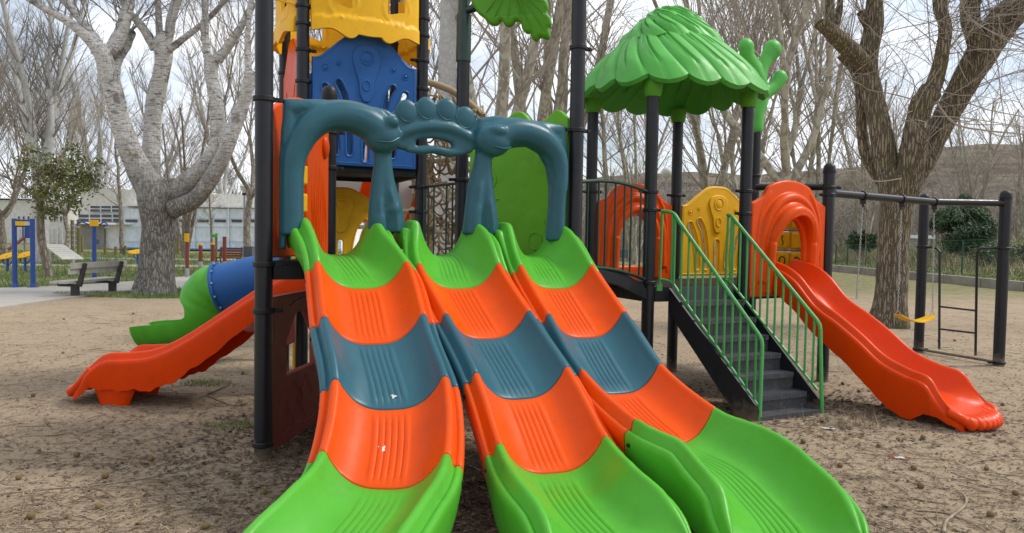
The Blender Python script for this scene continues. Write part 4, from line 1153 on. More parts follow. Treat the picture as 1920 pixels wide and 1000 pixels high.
# ================================================================ GROUND
def smooth(a, b, x): 
    t = max(0, min(1, (x-a)/(b-a))); return t*t*(3-2*t)
K0, K1 = G(1925, 547), G(1545, 507)
kd = (K1-K0).normalized(); kn = Vector((kd.y, -kd.x, 0)); kn = kn if kn.x > 0 else -kn
def KD(x, y): return (x-K0.x)*kn.x + (y-K0.y)*kn.y
def gz(x, y):
    """ground height: level under the playground, a bank beyond the kerb on the right"""
    near = smooth(60, 12, math.hypot(x, y-6))
    h = .018*noise.noise(Vector((x*.9, y*.9, 0)))*near + .010*noise.noise(Vector((x*2.7, y*2.7, 3)))*near
    k = KD(x, y)
    if k > .1: h += min(1.7, .05+.13*(k-.1))*smooth(8, 16, y)
    return h
xs = list(np.concatenate([np.linspace(-400, -40, 14), np.linspace(-36, -8.5, 24), np.linspace(-8, 8, 130), np.linspace(8.5, 36, 60), np.linspace(40, 400, 14)]))
ys = list(np.concatenate([np.linspace(-60, 0, 6), np.linspace(.5, 12, 120), np.linspace(12.4, 46, 100), np.linspace(50, 600, 24)]))
V_ = [(x, y, gz(x, y)-(.0 if math.hypot(x, y) < 200 else 0)) for y in ys for x in xs]; nx = len(xs)
F_ = [(j*nx+i, j*nx+i+1, (j+1)*nx+i+1, (j+1)*nx+i) for j in range(len(ys)-1) for i in range(nx-1)]
m_, t, b = newmat('playground_soil')
g = N(t, 'ShaderNodeNewGeometry'); sx = N(t, 'ShaderNodeSeparateXYZ'); t.links.new(g.outputs['Position'], sx.inputs[0])
def mth(t, op, a, b_=0.0, c=None, clamp=False):
    n = N(t, 'ShaderNodeMath', operation=op); n.use_clamp = clamp
    for i, v in enumerate((a, b_) if c is None else (a, b_, c)):
        if isinstance(v, bpy.types.NodeSocket): t.links.new(v, n.inputs[i])
        else: n.inputs[i].default_value = v
    return n.outputs[0]
big = tex(t, .35, 5, .6); med = tex(t, 1.7, 6, .65); fine = tex(t, 22, 8, .75); grit = tex(t, 120, 4, .8)
c = mixrgb(t, ramp(t, big.outputs['Fac'], [(.35, 0.), (.65, 1.)]), (.345, .275, .192), (.262, .207, .145))
c = mixrgb(t, ramp(t, med.outputs['Fac'], [(.45, 0.), (.68, .75)]), c, (.19, .138, .09))
c = mixrgb(t, ramp(t, fine.outputs['Fac'], [(.40, .0), (.62, .8)]), c, (.43, .325, .215))
c = mixrgb(t, ramp(t, fine.outputs['Fac'], [(.30, .6), (.44, 0.)]), c, (.10, .072, .048))
c = mixrgb(t, ramp(t, grit.outputs['Fac'], [(.58, 0.), (.68, .65)]), c, (.55, .48, .38))
# scuffed mulch under and round the slides, darkened further to paint in their shade
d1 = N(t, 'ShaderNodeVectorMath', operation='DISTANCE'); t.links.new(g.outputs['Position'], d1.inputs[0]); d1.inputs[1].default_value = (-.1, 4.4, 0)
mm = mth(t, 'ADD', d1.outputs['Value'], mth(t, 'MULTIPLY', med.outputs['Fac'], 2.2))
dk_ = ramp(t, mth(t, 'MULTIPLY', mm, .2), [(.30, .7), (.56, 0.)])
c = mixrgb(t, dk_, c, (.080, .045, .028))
# grass takes over far left and beyond the kerb
gl = mth(t, 'SUBTRACT', sx.outputs['Y'], 16.0); gl = mth(t, 'MULTIPLY', gl, .16)
gn = mth(t, 'MULTIPLY', med.outputs['Fac'], 1.4); gf = mth(t, 'ADD', gl, mth(t, 'SUBTRACT', gn, .9), clamp=True)
gcol = mixrgb(t, ramp(t, tex(t, 3.5, 7, .7).outputs['Fac'], [(.35, 0.), (.62, 1.)]), (.095, .125, .035), (.23, .20, .10))
c = mixrgb(t, mth(t, 'MULTIPLY', gf, .85), c, gcol)
t.links.new(c, b.inputs['Base Color']); b.inputs['Roughness'].default_value = .95; b.inputs['Specular IOR Level'].default_value = .15
p = bump(t, b, fine.outputs['Fac'], .7, .03); p = bump(t, b, grit.outputs['Fac'], .6, .008, p); bump(t, b, tex(t, 5, 5, .6).outputs['Fac'], .5, .08, p)
M['soil'] = m_
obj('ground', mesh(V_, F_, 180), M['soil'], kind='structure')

# grass blades / tufts
def blades(name, n, gen, mat, h=(.03, .07), w_=.004):
    V_, F_ = [], []
    for i in range(n):
        x, y, s = gen(); z = gz(x, y); a = rng.random()*6.28; hh = rng.uniform(*h)*s; lean = Vector((math.cos(a), math.sin(a), 0))*hh*rng.uniform(.2, .8)
        sd_ = Vector((-math.sin(a), math.cos(a), 0))*w_*s*rng.uniform(.6, 1.4)
        p = Vector((x, y, z-.004)); k = len(V_); V_ += [p-sd_, p+sd_, p+lean+Vector((0, 0, hh))]; F_.append((k, k+1, k+2))
    return obj(name, mesh(V_, F_, None), mat, kind='stuff')
def leafmat(name, c1, c2, rough=.6, scale=.6):
    m_, t, b = newmat(name)
    t.links.new(mixrgb(t, ramp(t, tex(t, scale, 5, .7).outputs['Fac'], [(.38, 0.), (.62, 1.)]), c1, c2), b.inputs['Base Color']); b.inputs['Roughness'].default_value = rough
    return m_
M['grass'] = leafmat('grass_blades', (.085, .165, .028), (.20, .23, .075)); M['dry'] = leafmat('dry_grass', (.26, .215, .12), (.36, .30, .19))
def gl_():
    y = 17+28*rng.random()**1.6; x = -(y*.72)+ (y*.52)*rng.random(); return x, y, 1+y*.03
# concrete path with exercise machines
def sheet(name, pts, z, mat, **kw):
    vs = [Vector((p.x, p.y, z)) for p in pts]; n = len(vs)
    vs += [Vector((p.x, p.y, -.1)) for p in pts]
    return obj(name, mesh(vs, [tuple(range(n))]+[(i, i+n, (i+1) % n+n, (i+1) % n) for i in range(n)], 30), mat, **kw)
m_, t, b = newmat('worn_concrete')
c = mixrgb(t, ramp(t, tex(t, .8, 6, .7).outputs['Fac'], [(.35, 0.), (.7, 1.)]), (.40, .37, .33), (.31, .285, .245))
c = mixrgb(t, ramp(t, tex(t, 9, 6, .7).outputs['Fac'], [(.55, 0.), (.72, .5)]), c, (.27, .23, .18))
t.links.new(c, b.inputs['Base Color']); b.inputs['Roughness'].default_value = .9; bump(t, b, tex(t, 60, 4).outputs['Fac'], .3, .005); M['conc'] = m_
near = crom([G(-200, 610), G(0, 579), G(110, 563), G(235, 549), G(370, 541), G(470, 534), G(700, 528)], 6)
far = crom([G(800, 500), G(480, 512), G(370, 518), G(250, 529), G(130, 537), G(0, 542), G(-200, 548)], 6)
sheet('path', near+far, .03, M['conc'], kind='structure')
path_poly = [(p.x, p.y) for p in near+far]
def inpath(x, y):
    c = False; n = len(path_poly); j = n-1
    for i in range(n):
        xi, yi = path_poly[i]; xj, yj = path_poly[j]
        if (yi > y) != (yj > y) and x < (xj-xi)*(y-yi)/(yj-yi)+xi: c = not c
        j = i
    return c
for a_, b_ in (((-20, 497.5), (560, 502)), ((110, 485), (560, 490))):
    q = [G(a_[0], a_[1]+1.6), G(b_[0], b_[1]+1.6), G(b_[0], b_[1]-1.6), G(a_[0], a_[1]-1.6)]
    sheet('footpath', q, .034, M['conc'], kind='structure')
def gen1():
    while True:
        x, y, s = gl_()
        if not inpath(x, y): return x, y, s
blades('grass', 45000, gen1, M['grass'], (.03, .08), .006)
def tuft(cx, cy, rx, ry):
    def f():
        a = rng.random()*6.28; r_ = rng.random()**.6
        return cx+math.cos(a)*r_*rx, cy+math.sin(a)*r_*ry, 1.0
    return f
tb_ = G(295, 552)
blades('grass', 9000, tuft(tb_.x+.2, tb_.y-.4, 2.3, .7), M['grass'], (.04, .09), .006)
def bank(o0, o1, pw, sc):
    while True:
        q = K0+kd*rng.uniform(-6, 26)+kn*(o0+(o1-o0)*rng.random()**pw)
        if q.y > 12: return q.x, q.y, sc
blades('grass', 42000, lambda: bank(.25, 15, 1.3, 1.2), M['grass'], (.05, .16), .011)
blades('dry_grass', 7000, lambda: bank(2.2, 12, 1.4, 1.4), M['dry'], (.15, .45), .010)
# kerb along the right edge
a_ = K0-kd*10; L_ = (K1-K0).length+24
mb = MB(); m_, t, b = newmat('kerb_stone')
t.links.new(mixrgb(t, ramp(t, tex(t, 1.5, 6, .7).outputs['Fac'], [(.35, 0.), (.7, 1.)]), (.33, .30, .26), (.20, .18, .15)), b.inputs['Base Color']); b.inputs['Roughness'].default_value = .9
M['kerb'] = m_
kme = MB().box((0, 0, .11), (1.96, .22, .42)).me(20); krb = None
nk = int(L_/2)
for i in range(nk):
    q = a_+kd*(2*i+1)
    if krb is None:
        krb = bpy.data.objects.new('kerb', None); COL.objects.link(krb); krb['kind'] = 'structure'; krb.location = (0, 0, 0)
    o = obj('kerb_stone', kme, M['kerb'], krb, local=True); o.location = (q.x, q.y, -.02); o.rotation_euler = (0, 0, math.atan2(kd.y, kd.x))

# ================================================================ TREES
class TubeSet:
    """many tapered tubes gathered as arrays"""
    def __init__(s): s.V = []; s.Fc = []; s.n = 0
    def add(s, pts, rad, k):
        pts = np.asarray(pts); n = len(pts); t = np.gradient(pts, axis=0); t /= (np.linalg.norm(t, axis=1, keepdims=True)+1e-9)
        a = np.array([0, 1., 0]) if abs(t[0, 1]) < .9 else np.array([1., 0, 0])
        x = np.cross(t, a); x /= (np.linalg.norm(x, axis=1, keepdims=True)+1e-9); y = np.cross(t, x)
        an = 2*np.pi*np.arange(k)/k
        ring = x[:, None, :]*np.cos(an)[None, :, None] + y[:, None, :]*np.sin(an)[None, :, None]
        v = pts[:, None, :] + ring*np.asarray(rad)[:, None, None]
        s.V.append(v.reshape(-1, 3))
        i = np.arange(n-1)[:, None]*k; j = np.arange(k)[None, :]
        f = np.stack([i+j, i+(j+1) % k, i+k+(j+1) % k, i+k+j], -1).reshape(-1, 4)+s.n
        s.Fc.append(f); s.n += n*k
    def me(s, smooth=180):
        V_ = np.concatenate(s.V).astype(np.float32); F_ = np.concatenate(s.Fc).astype(np.int32)
        me = bpy.data.meshes.new('tubes'); me.vertices.add(len(V_)); me.vertices.foreach_set('co', V_.ravel())
        me.loops.add(len(F_)*4); me.loops.foreach_set('vertex_index', F_.ravel())
        me.polygons.add(len(F_)); me.polygons.foreach_set('loop_start', np.arange(len(F_), dtype=np.int32)*4)
        me.update(calc_edges=True); return finish(me, smooth)
def wander(r, p, d, L_, n, wob, up, curl=0):
    p = np.array(p, float); d = np.array(d, float); d /= np.linalg.norm(d); pts = [p.copy()]
    for i in range(n):
        d = d + r.normal(0, wob, 3) + np.array([0, 0, up]); d /= np.linalg.norm(d); p = p + d*L_/n; pts.append(p.copy())
    return np.array(pts), d
def spray(r, ts, p, d, L_, r0, lvl, P_, maxl):
    """recursive shoots"""
    n = max(3, int(5-lvl*.4)); pts, de = wander(r, p, d, L_, n, P_['wob'], P_['up'])
    ts.add(pts, np.linspace(r0, r0*.35, n+1), 5 if r0 > .03 else (4 if r0 > .012 else 3))
    if lvl >= maxl: return
    m_ = P_['kids'][lvl]
    for i in range(m_):
        f = r.uniform(.15, .97); k = min(n-1, int(f*n)); q = pts[k]+(pts[k+1]-pts[k])*(f*n-k)
        dd = pts[k+1]-pts[k]; dd = dd/np.linalg.norm(dd)
        s_ = np.cross(dd, r.normal(0, 1, 3)); s_ /= np.linalg.norm(s_)+1e-9
        nd = dd*math.cos(P_['ang'])+s_*math.sin(P_['ang'])
        spray(r, ts, q, nd, L_*P_['ls']*r.uniform(.6, 1.15)*(1-.45*f), r0*P_['rs']*(1-.5*f), lvl+1, P_, maxl)
def limb(r, trunk, p, d, L_, r0, r1, n=10, wob=.09, up=.03, k=12, knob=False):
    pts, de = wander(r, p, d, L_, n, wob, up)
    rad = np.linspace(r0, r1, n+1)*(1+r.normal(0, .05, n+1))
    if knob: rad[-1] *= 1.35; rad[-2] *= 1.2
    trunk.add(pts, rad, k); return pts, de
# barks
def bark(name, c1, c2, c3, vs=9, stretch=.25, bmp=.8, patch=None, moss=0., hstripe=0., bd=.03):
    m_, t, b = newmat(name)
    v = tex(t, vs, 2, .5, (1, 1, stretch), kind='ShaderNodeTexVoronoi'); v.feature = 'DISTANCE_TO_EDGE'
    n1 = tex(t, vs*1.3, 7, .7, (1, 1, stretch*1.2)); n2 = tex(t, 1.3, 5, .6)
    # warp the cells with noise so that fissures wander
    mpn = v.inputs['Vector'].links[0].from_node
    wn = tex(t, vs*.6, 4, .6); ad = N(t, 'ShaderNodeVectorMath', operation='MULTIPLY_ADD'); t.links.new(wn.outputs['Color'], ad.inputs[0]); ad.inputs[1].default_value = (.05, .05, .012); t.links.new(mpn.outputs[0], ad.inputs[2]); t.links.new(ad.outputs[0], v.inputs['Vector'])
    crack = ramp(t, v.outputs['Distance'], [(.0, .12), (.20, 1.)])
    c = mixrgb(t, ramp(t, n1.outputs['Fac'], [(.35, 0.), (.65, 1.)]), c1, c2)
    c = mixrgb(t, crack, c3, c)
    h = mth(t, 'ADD', crack, mth(t, 'MULTIPLY', n1.outputs['Fac'], .7))
    if hstripe:
        hs = tex(t, 5.5, 5, .7, (1, 1, 7)); f = ramp(t, hs.outputs['Fac'], [(.57, 0.), (.66, hstripe)]); c = mixrgb(t, f, c, (.055, .048, .042))
    if patch:
        pn = tex(t, 9, 4, .55, (1, 1, .6), dist=.8); f = ramp(t, pn.outputs['Fac'], [(.49, 0.), (.52, 1.)]); c = mixrgb(t, f, c, patch)
    if moss: c = mixrgb(t, ramp(t, n2.outputs['Fac'], [(.52, 0.), (.7, moss)]), c, (.15, .14, .03))
    t.links.new(c, b.inputs['Base Color']); b.inputs['Roughness'].default_value = .9; b.inputs['Specular IOR Level'].default_value = .2
    bump(t, b, h, bmp, bd); return m_
M['bark_rough'] = bark('fissured_bark', (.35, .285, .20), (.22, .178, .125), (.070, .054, .038), vs=24, stretch=.11, moss=.55, bmp=.9, bd=.04)
M['bark_poplar'] = bark('pale_poplar_bark', (.40, .39, .37), (.27, .26, .24), (.10, .09, .08), vs=14, stretch=.5, hstripe=.9, moss=.12, bmp=.5, bd=.015)
M['bark_base'] = bark('grey_poplar_trunk', (.21, .195, .175), (.13, .12, .105), (.035, .030, .026), vs=15, stretch=.3, bmp=1., moss=.15)
def bark_blend(name):
    m_, t, b = newmat(name)
    g = N(t, 'ShaderNodeNewGeometry'); sz = N(t, 'ShaderNodeSeparateXYZ'); t.links.new(g.outputs['Position'], sz.inputs[0])
    n0 = tex(t, 3.5, 6, .7); hgt = mth(t, 'ADD', sz.outputs['Z'], mth(t, 'MULTIPLY', n0.outputs['Fac'], 2.6))
    up = ramp(t, mth(t, 'MULTIPLY', hgt, .12), [(.40, 0.), (.58, 1.)])       # pale smooth bark takes over upwards
    v = tex(t, 19, 2, .5, (1, 1, .22), kind='ShaderNodeTexVoronoi'); v.feature = 'DISTANCE_TO_EDGE'
    mpn = v.inputs['Vector'].links[0].from_node; wn = tex(t, 11, 5, .7); ad = N(t, 'ShaderNodeVectorMath', operation='MULTIPLY_ADD'); t.links.new(wn.outputs['Color'], ad.inputs[0]); ad.inputs[1].default_value = (.06, .06, .02); t.links.new(mpn.outputs[0], ad.inputs[2]); t.links.new(ad.outputs[0], v.inputs['Vector'])
    crack = ramp(t, v.outputs['Distance'], [(.0, .25), (.22, 1.)]); n1 = tex(t, 20, 7, .7, (1, 1, .4))
    low = mixrgb(t, ramp(t, n1.outputs['Fac'], [(.35, 0.), (.65, 1.)]), (.31, .295, .265), (.19, .18, .155)); low = mixrgb(t, crack, (.04, .035, .03), low)
    fl = tex(t, 13, 3, .6, (1, 1, 3)); low = mixrgb(t, ramp(t, fl.outputs['Fac'], [(.62, 0.), (.68, .7)]), low, (.42, .42, .40))
    hi = mixrgb(t, ramp(t, tex(t, 9, 6, .7, (1, 1, 2)).outputs['Fac'], [(.35, 0.), (.65, 1.)]), (.66, .65, .62), (.42, .41, .385))
    hs = tex(t, 6, 6, .75, (1, 1, 6)); hi = mixrgb(t, ramp(t, hs.outputs['Fac'], [(.53, 0.), (.60, .85)]), hi, (.075, .066, .058))
    kn_ = tex(t, 2.2, 5, .6); hi = mixrgb(t, ramp(t, kn_.outputs['Fac'], [(.58, 0.), (.66, .75)]), hi, (.12, .105, .09))
    c = mixrgb(t, up, low, hi)
    ms = tex(t, 3, 5, .6); c = mixrgb(t, ramp(t, ms.outputs['Fac'], [(.66, 0.), (.72, .7)]), c, (.20, .17, .04))
    t.links.new(c, b.inputs['Base Color']); b.inputs['Roughness'].default_value = .9; b.inputs['Specular IOR Level'].default_value = .15
    bump(t, b, mth(t, 'ADD', crack, mth(t, 'MULTIPLY', n1.outputs['Fac'], .8)), .8, .02); return m_
M['bark_blend'] = bark_blend('poplar_bark')
M['bark_plane'] = bark('mottled_plane_bark', (.27, .24, .19), (.34, .305, .24), (.21, .185, .145), vs=5, stretch=.5, patch=(.40, .38, .30), bmp=.25, bd=.01)
M['bark_grey'] = bark('grey_brown_bark', (.26, .22, .17), (.34, .295, .235), (.12, .10, .08), vs=12, stretch=.3, bmp=.6)
M['bark_white'] = bark('white_trunk_bark', (.50, .50, .48), (.42, .42, .40), (.38, .37, .35), vs=7, stretch=.6, hstripe=.45, bmp=.2, bd=.01)
m_, t, b = newmat('twigs'); b.inputs['Roughness'].default_value = .85; b.inputs['Specular IOR Level'].default_value = .2
t.links.new(mixrgb(t, ramp(t, tex(t, .7, 4).outputs['Fac'], [(.35, 0.), (.65, 1.)]), (.25, .215, .175), (.42, .37, .31)), b.inputs['Base Color']); M['twig'] = m_
m_, t, b = newmat('pale_twigs'); b.inputs['Roughness'].default_value = .85
t.links.new(mixrgb(t, ramp(t, tex(t, .7, 4).outputs['Fac'], [(.35, 0.), (.65, 1.)]), (.30, .285, .26), (.16, .14, .12)), b.inputs['Base Color']); M['twigpale'] = m_

def make_tree(seed, kind):
    """returns (trunk mesh, crown mesh) standing at the origin"""
    r = np.random.default_rng(seed); T_ = TubeSet(); C_ = TubeSet()
    if kind == 'plane':          # pollarded plane: short bole, rising limbs with knobs, tall shoots
        H = r.uniform(2.2, 3.4); r0 = .15
        z = np.linspace(-.1, H, 9); pts = np.stack([.08*np.cumsum(r.normal(0, .5, 9)), .08*np.cumsum(r.normal(0, .5, 9)), z], 1); pts[:, :2] -= pts[0, :2]
        T_.add(pts, r0*(1+.5*np.exp(-(z+.1)*3))*np.linspace(1, .85, 9), 14)
        nl = r.integers(3, 6); a0 = r.uniform(0, 6.28)
        for i in range(nl):
            a = a0+i*6.28/nl+r.normal(0, .3); d = (math.cos(a)*.8, math.sin(a)*.8, 1.0)
            lp, de = limb(r, T_, pts[-2+(i % 2)], d, r.uniform(2., 3.6), r0*.60, r0*.38, 9, .10, .10, 10, True)
            for s_ in range(3):
                q = lp[-1] if s_ < 2 else lp[5]
                aa = r.uniform(0, 6.28); dd = de*.8+np.array([math.cos(aa)*.45, math.sin(aa)*.45, .6])
                l2, e2 = limb(r, T_, q, dd, r.uniform(1.8, 3.6), r0*.28, r0*.14, 8, .10, .09, 7, s_ == 0)
                PP = dict(wob=.035, up=.03, kids=[7, 4, 2], ang=.45, ls=.62, rs=.5)
                for k in range(8):
                    q2 = l2[r.integers(3, 9)]; aa = r.uniform(0, 6.28)
                    spray(r, C_, q2, np.array([math.cos(aa)*.5, math.sin(aa)*.5, 1.1]), r.uniform(2.4, 5.2), .018, 0, PP, 2)
            for k in range(5):
                q2 = lp[r.integers(4, 9)]; aa = r.uniform(0, 6.28)
                spray(r, C_, q2, np.array([math.cos(aa)*.8, math.sin(aa)*.8, .7]), r.uniform(1.2, 2.6), .018, 0, dict(wob=.09, up=.03, kids=[6, 3, 0], ang=.7, ls=.6, rs=.6), 2)
    elif kind == 'pole':         # tall upright stems from a low fork
        T_.add(np.array([(0, 0, z) for z in np.linspace(-.1, 1.3, 5)]), np.linspace(.24, .20, 5), 12)
        for i in range(3):
            a = i*2.09+r.normal(0, .3); d = (math.cos(a)*r.uniform(.08, .30), math.sin(a)*.25, 1)
            lp, de = limb(r, T_, (0, 0, 1.15), d, r.uniform(8, 10), .13, .055, 16, .045, .02, 9)
            for k in range(13):
                j = r.integers(3, 15); aa = r.uniform(0, 6.28)
                spray(r, C_, lp[j], np.array([math.cos(aa)*.7, math.sin(aa)*.7, .9]), r.uniform(1.6, 3.6), .026, 0, dict(wob=.06, up=.03, kids=[6, 4, 2], ang=.5, ls=.6, rs=.5), 2)
    elif kind == 'tall_poplar':
        z = np.linspace(-.1, 12, 22); pts = np.stack([.03*np.cumsum(r.normal(0, .7, 22)), 0*z, z], 1); pts[:, 0] -= pts[0, 0]
        T_.add(pts, np.linspace(.30, .19, 22), 18)
        for k in range(26):
            j = r.integers(12, 21); aa = r.uniform(0, 6.28)
            spray(r, C_, pts[j], np.array([math.cos(aa)*.7, math.sin(aa)*.7, 1.]), r.uniform(2, 3.6), .035, 0, dict(wob=.07, up=.06, kids=[6, 5, 2], ang=.6, ls=.6, rs=.5), 2)
    elif kind == 'poplar':       # several tall pale leaders
        r0 = .27; z = np.linspace(-.1, 3, 8); pts = np.stack([0*z, 0*z, z], 1)
        T_.add(pts, r0*(1+.35*np.exp(-(z+.1)*2)), 16)
        for i in range(5):
            a = i*1.257+r.normal(0, .2); d = (math.cos(a)*.28, math.sin(a)*.28, 1)
            lp, de = limb(r, T_, pts[-1-(i % 3)], d, r.uniform(8, 11), r0*.52, .05, 14, .05, .03, 9)
            for k in range(16):
                j = r.integers(2, 14); aa = r.uniform(0, 6.28)
                spray(r, C_, lp[j], np.array([math.cos(aa)*.7, math.sin(aa)*.7, 1.]), r.uniform(1.6, 3.4), .030, 0, dict(wob=.07, up=.06, kids=[6, 5, 2], ang=.6, ls=.6, rs=.5), 2)
    elif kind == 'slim':
        r0 = .10; H = 7; z = np.linspace(-.1, H, 16); pts = np.stack([.05*np.cumsum(r.normal(0, .7, 16)), .05*np.cumsum(r.normal(0, .7, 16)), z], 1); pts[:, :2] -= pts[0, :2]
        T_.add(pts, np.linspace(r0, .03, 16), 10)
        for k in range(30):
            j = r.integers(5, 15); aa = r.uniform(0, 6.28)
            spray(r, C_, pts[j], np.array([math.cos(aa), math.sin(aa), .9]), r.uniform(1.2, 2.6), .026, 0, dict(wob=.09, up=.05, kids=[6, 4, 2], ang=.6, ls=.6, rs=.5), 2)
    elif kind == 'thicket':      # fine multi-stem background tree
        for i in range(5):
            a = r.uniform(0, 6.28); d = (math.cos(a)*.25, math.sin(a)*.25, 1)
            lp, de = limb(r, T_, (0, 0, -.1), d, r.uniform(6, 9), .10, .035, 12, .06, .03, 7)
            for k in range(15):
                j = r.integers(2, 12); aa = r.uniform(0, 6.28)
                spray(r, C_, lp[j], np.array([math.cos(aa)*.7, math.sin(aa)*.7, 1.]), r.uniform(1.5, 3.2), .024, 0, dict(wob=.08, up=.04, kids=[6, 5, 2], ang=.55, ls=.62, rs=.5), 2)
    return T_.me(), C_.me()
protos = {}
for kind, seeds in (('plane', (11, 12, 13)), ('poplar', (21, 22)), ('slim', (31,)), ('thicket', (41, 42)), ('pole', (51, 52)), ('tall_poplar', (61,))):
    protos[kind] = [make_tree(s_, kind) for s_ in seeds]
count_ = {}
def tree(kind, px, Y, label, scale=1.0, rot=None, bk='bark_plane', tw='twig', group=None, z=None, var=None, thick=1.0, lean=0):
    i = count_.get(kind, 0); count_[kind] = i+1
    tm, cm = protos[kind][(i if var is None else var) % len(protos[kind])]
    q = P(px, 440, Y); zz = gz(q.x, Y) if z is None else z
    t_ = thing('bare_tree', label, 'tree', (q.x, Y, zz), rot if rot is not None else rng.random()*6.28, group)
    t_.scale = (scale*thick, scale*thick, scale); t_.rotation_euler.y = lean
    for nm, me_, mt in (('trunk', tm, bk), ('crown', cm, tw)):
        o = bpy.data.objects.new(nm, me_); COL.objects.link(o); o.parent = t_
        if not me_.materials: me_.materials.append(None)
        o.material_slots[0].link = 'OBJECT'; o.material_slots[0].material = M[mt]
    return t_
row = 'bare trees of the park behind the playground'
# left of the playground
tree('plane', 6, 33, 'dark stout pollarded tree at the far left edge beyond the blue pull frame', .85, bk='bark_grey', group=row, thick=1.15)
tree('poplar', 76, 31, 'tall white poplar standing right behind the blue pull frame', 1.1, bk='bark_white', tw='twigpale', group=row, thick=1.0)
tree('plane', 124, 48, 'forked tree in front of the low beige wall, beside the climbing bars', 1.0, bk='bark_grey', group=row)
tree('slim', 229, 41, 'slender bare tree in front of the building glazing, right of the blue twister post', 1.15, bk='bark_grey', group=row, thick=1.1)
tree('thicket', 347, 37, 'slim bare tree just right of the big pale tree, before the white hall', 1.0, bk='bark_grey', group=row)
tree('slim', 398, 40, 'thin forked sapling behind the red outdoor fitness posts', .75, bk='bark_grey', group=row)
tree('plane', 462, 32, 'many limbed bare tree beside the black post at the lamp', 1.0, bk='bark_grey', group=row)
tree('poplar', 180, 62, 'pale poplar far behind the building, left part of the skyline', 1.2, bk='bark_white', tw='twigpale', group=row)
tree('poplar', 300, 66, 'pale poplar rising behind the hall roof and the big tree', 1.25, bk='bark_white', tw='twigpale', group=row)
tree('poplar', 420, 58, 'pale poplar behind the hall near the black post', 1.1, bk='bark_white', tw='twigpale', group=row)
tree('poplar', -30, 52, 'tall pale poplar beyond the left edge', 1.2, bk='bark_white', tw='twigpale', group=row)
# behind the towers
tree('tall_poplar', 836, 20, 'thick white trunked poplar between the two rear posts of the tall tower', 1.0, rot=1.0, bk='bark_white', tw='twigpale', group=row, var=0)
tree('plane', 700, 26, 'bare plane tree hidden mostly behind the blue panel', 1.2, group=row)
tree('thicket', 590, 34, 'bare tree seen beside the orange top panel of the tall tower', 1.2, group=row, bk='bark_grey')
tree('pole', 920, 19, 'mottled plane tree rising under the green leaf canopy', 1.35, rot=.7, group=row, var=1)
tree('pole', 1000, 22, 'mottled plane tree between the leaf canopy and the tall black post', 1.4, rot=2.2, group=row, var=2)
tree('pole', 1045, 27, 'bare plane tree just behind the tall right black post', 1.4, group=row, var=0)
tree('slim', 1140, 27, 'bare plane tree left of the leaf roof', 1.3, group=row, var=0, rot=4.)
tree('thicket', 1190, 40, 'fine bare tree behind the left side of the leaf roof', 1.3, group=row)
tree('pole', 1335, 30, 'upright bare plane tree behind the leaf roof and the yellow panel', 1.2, group=row, var=1)
tree('plane', 1395, 27, 'bare plane tree behind the green branch finial', 1.2, group=row, var=0, rot=2.9)
tree('plane', 1465, 21, 'mottled plane tree between the branch finial and the capped black post', 1.35, group=row, var=1, rot=5.1)
tree('thicket', 1530, 33, 'fine bare tree behind the hooded orange arch', 1.4, group=row)
tree('thicket', 1620, 40, 'fine bare tree behind the big fissured tree', 1.35, group=row)
tree('thicket', 1700, 52, 'fine bare tree on the bank behind the swing beam', 1.2, group=row)
tree('thicket', 1815, 46, 'fine bare tree on the bank behind the conifer bush', 1.1, group=row)
tree('thicket', 1915, 42, 'fine bare tree on the bank at the right end of the fence', 1.2, group=row)

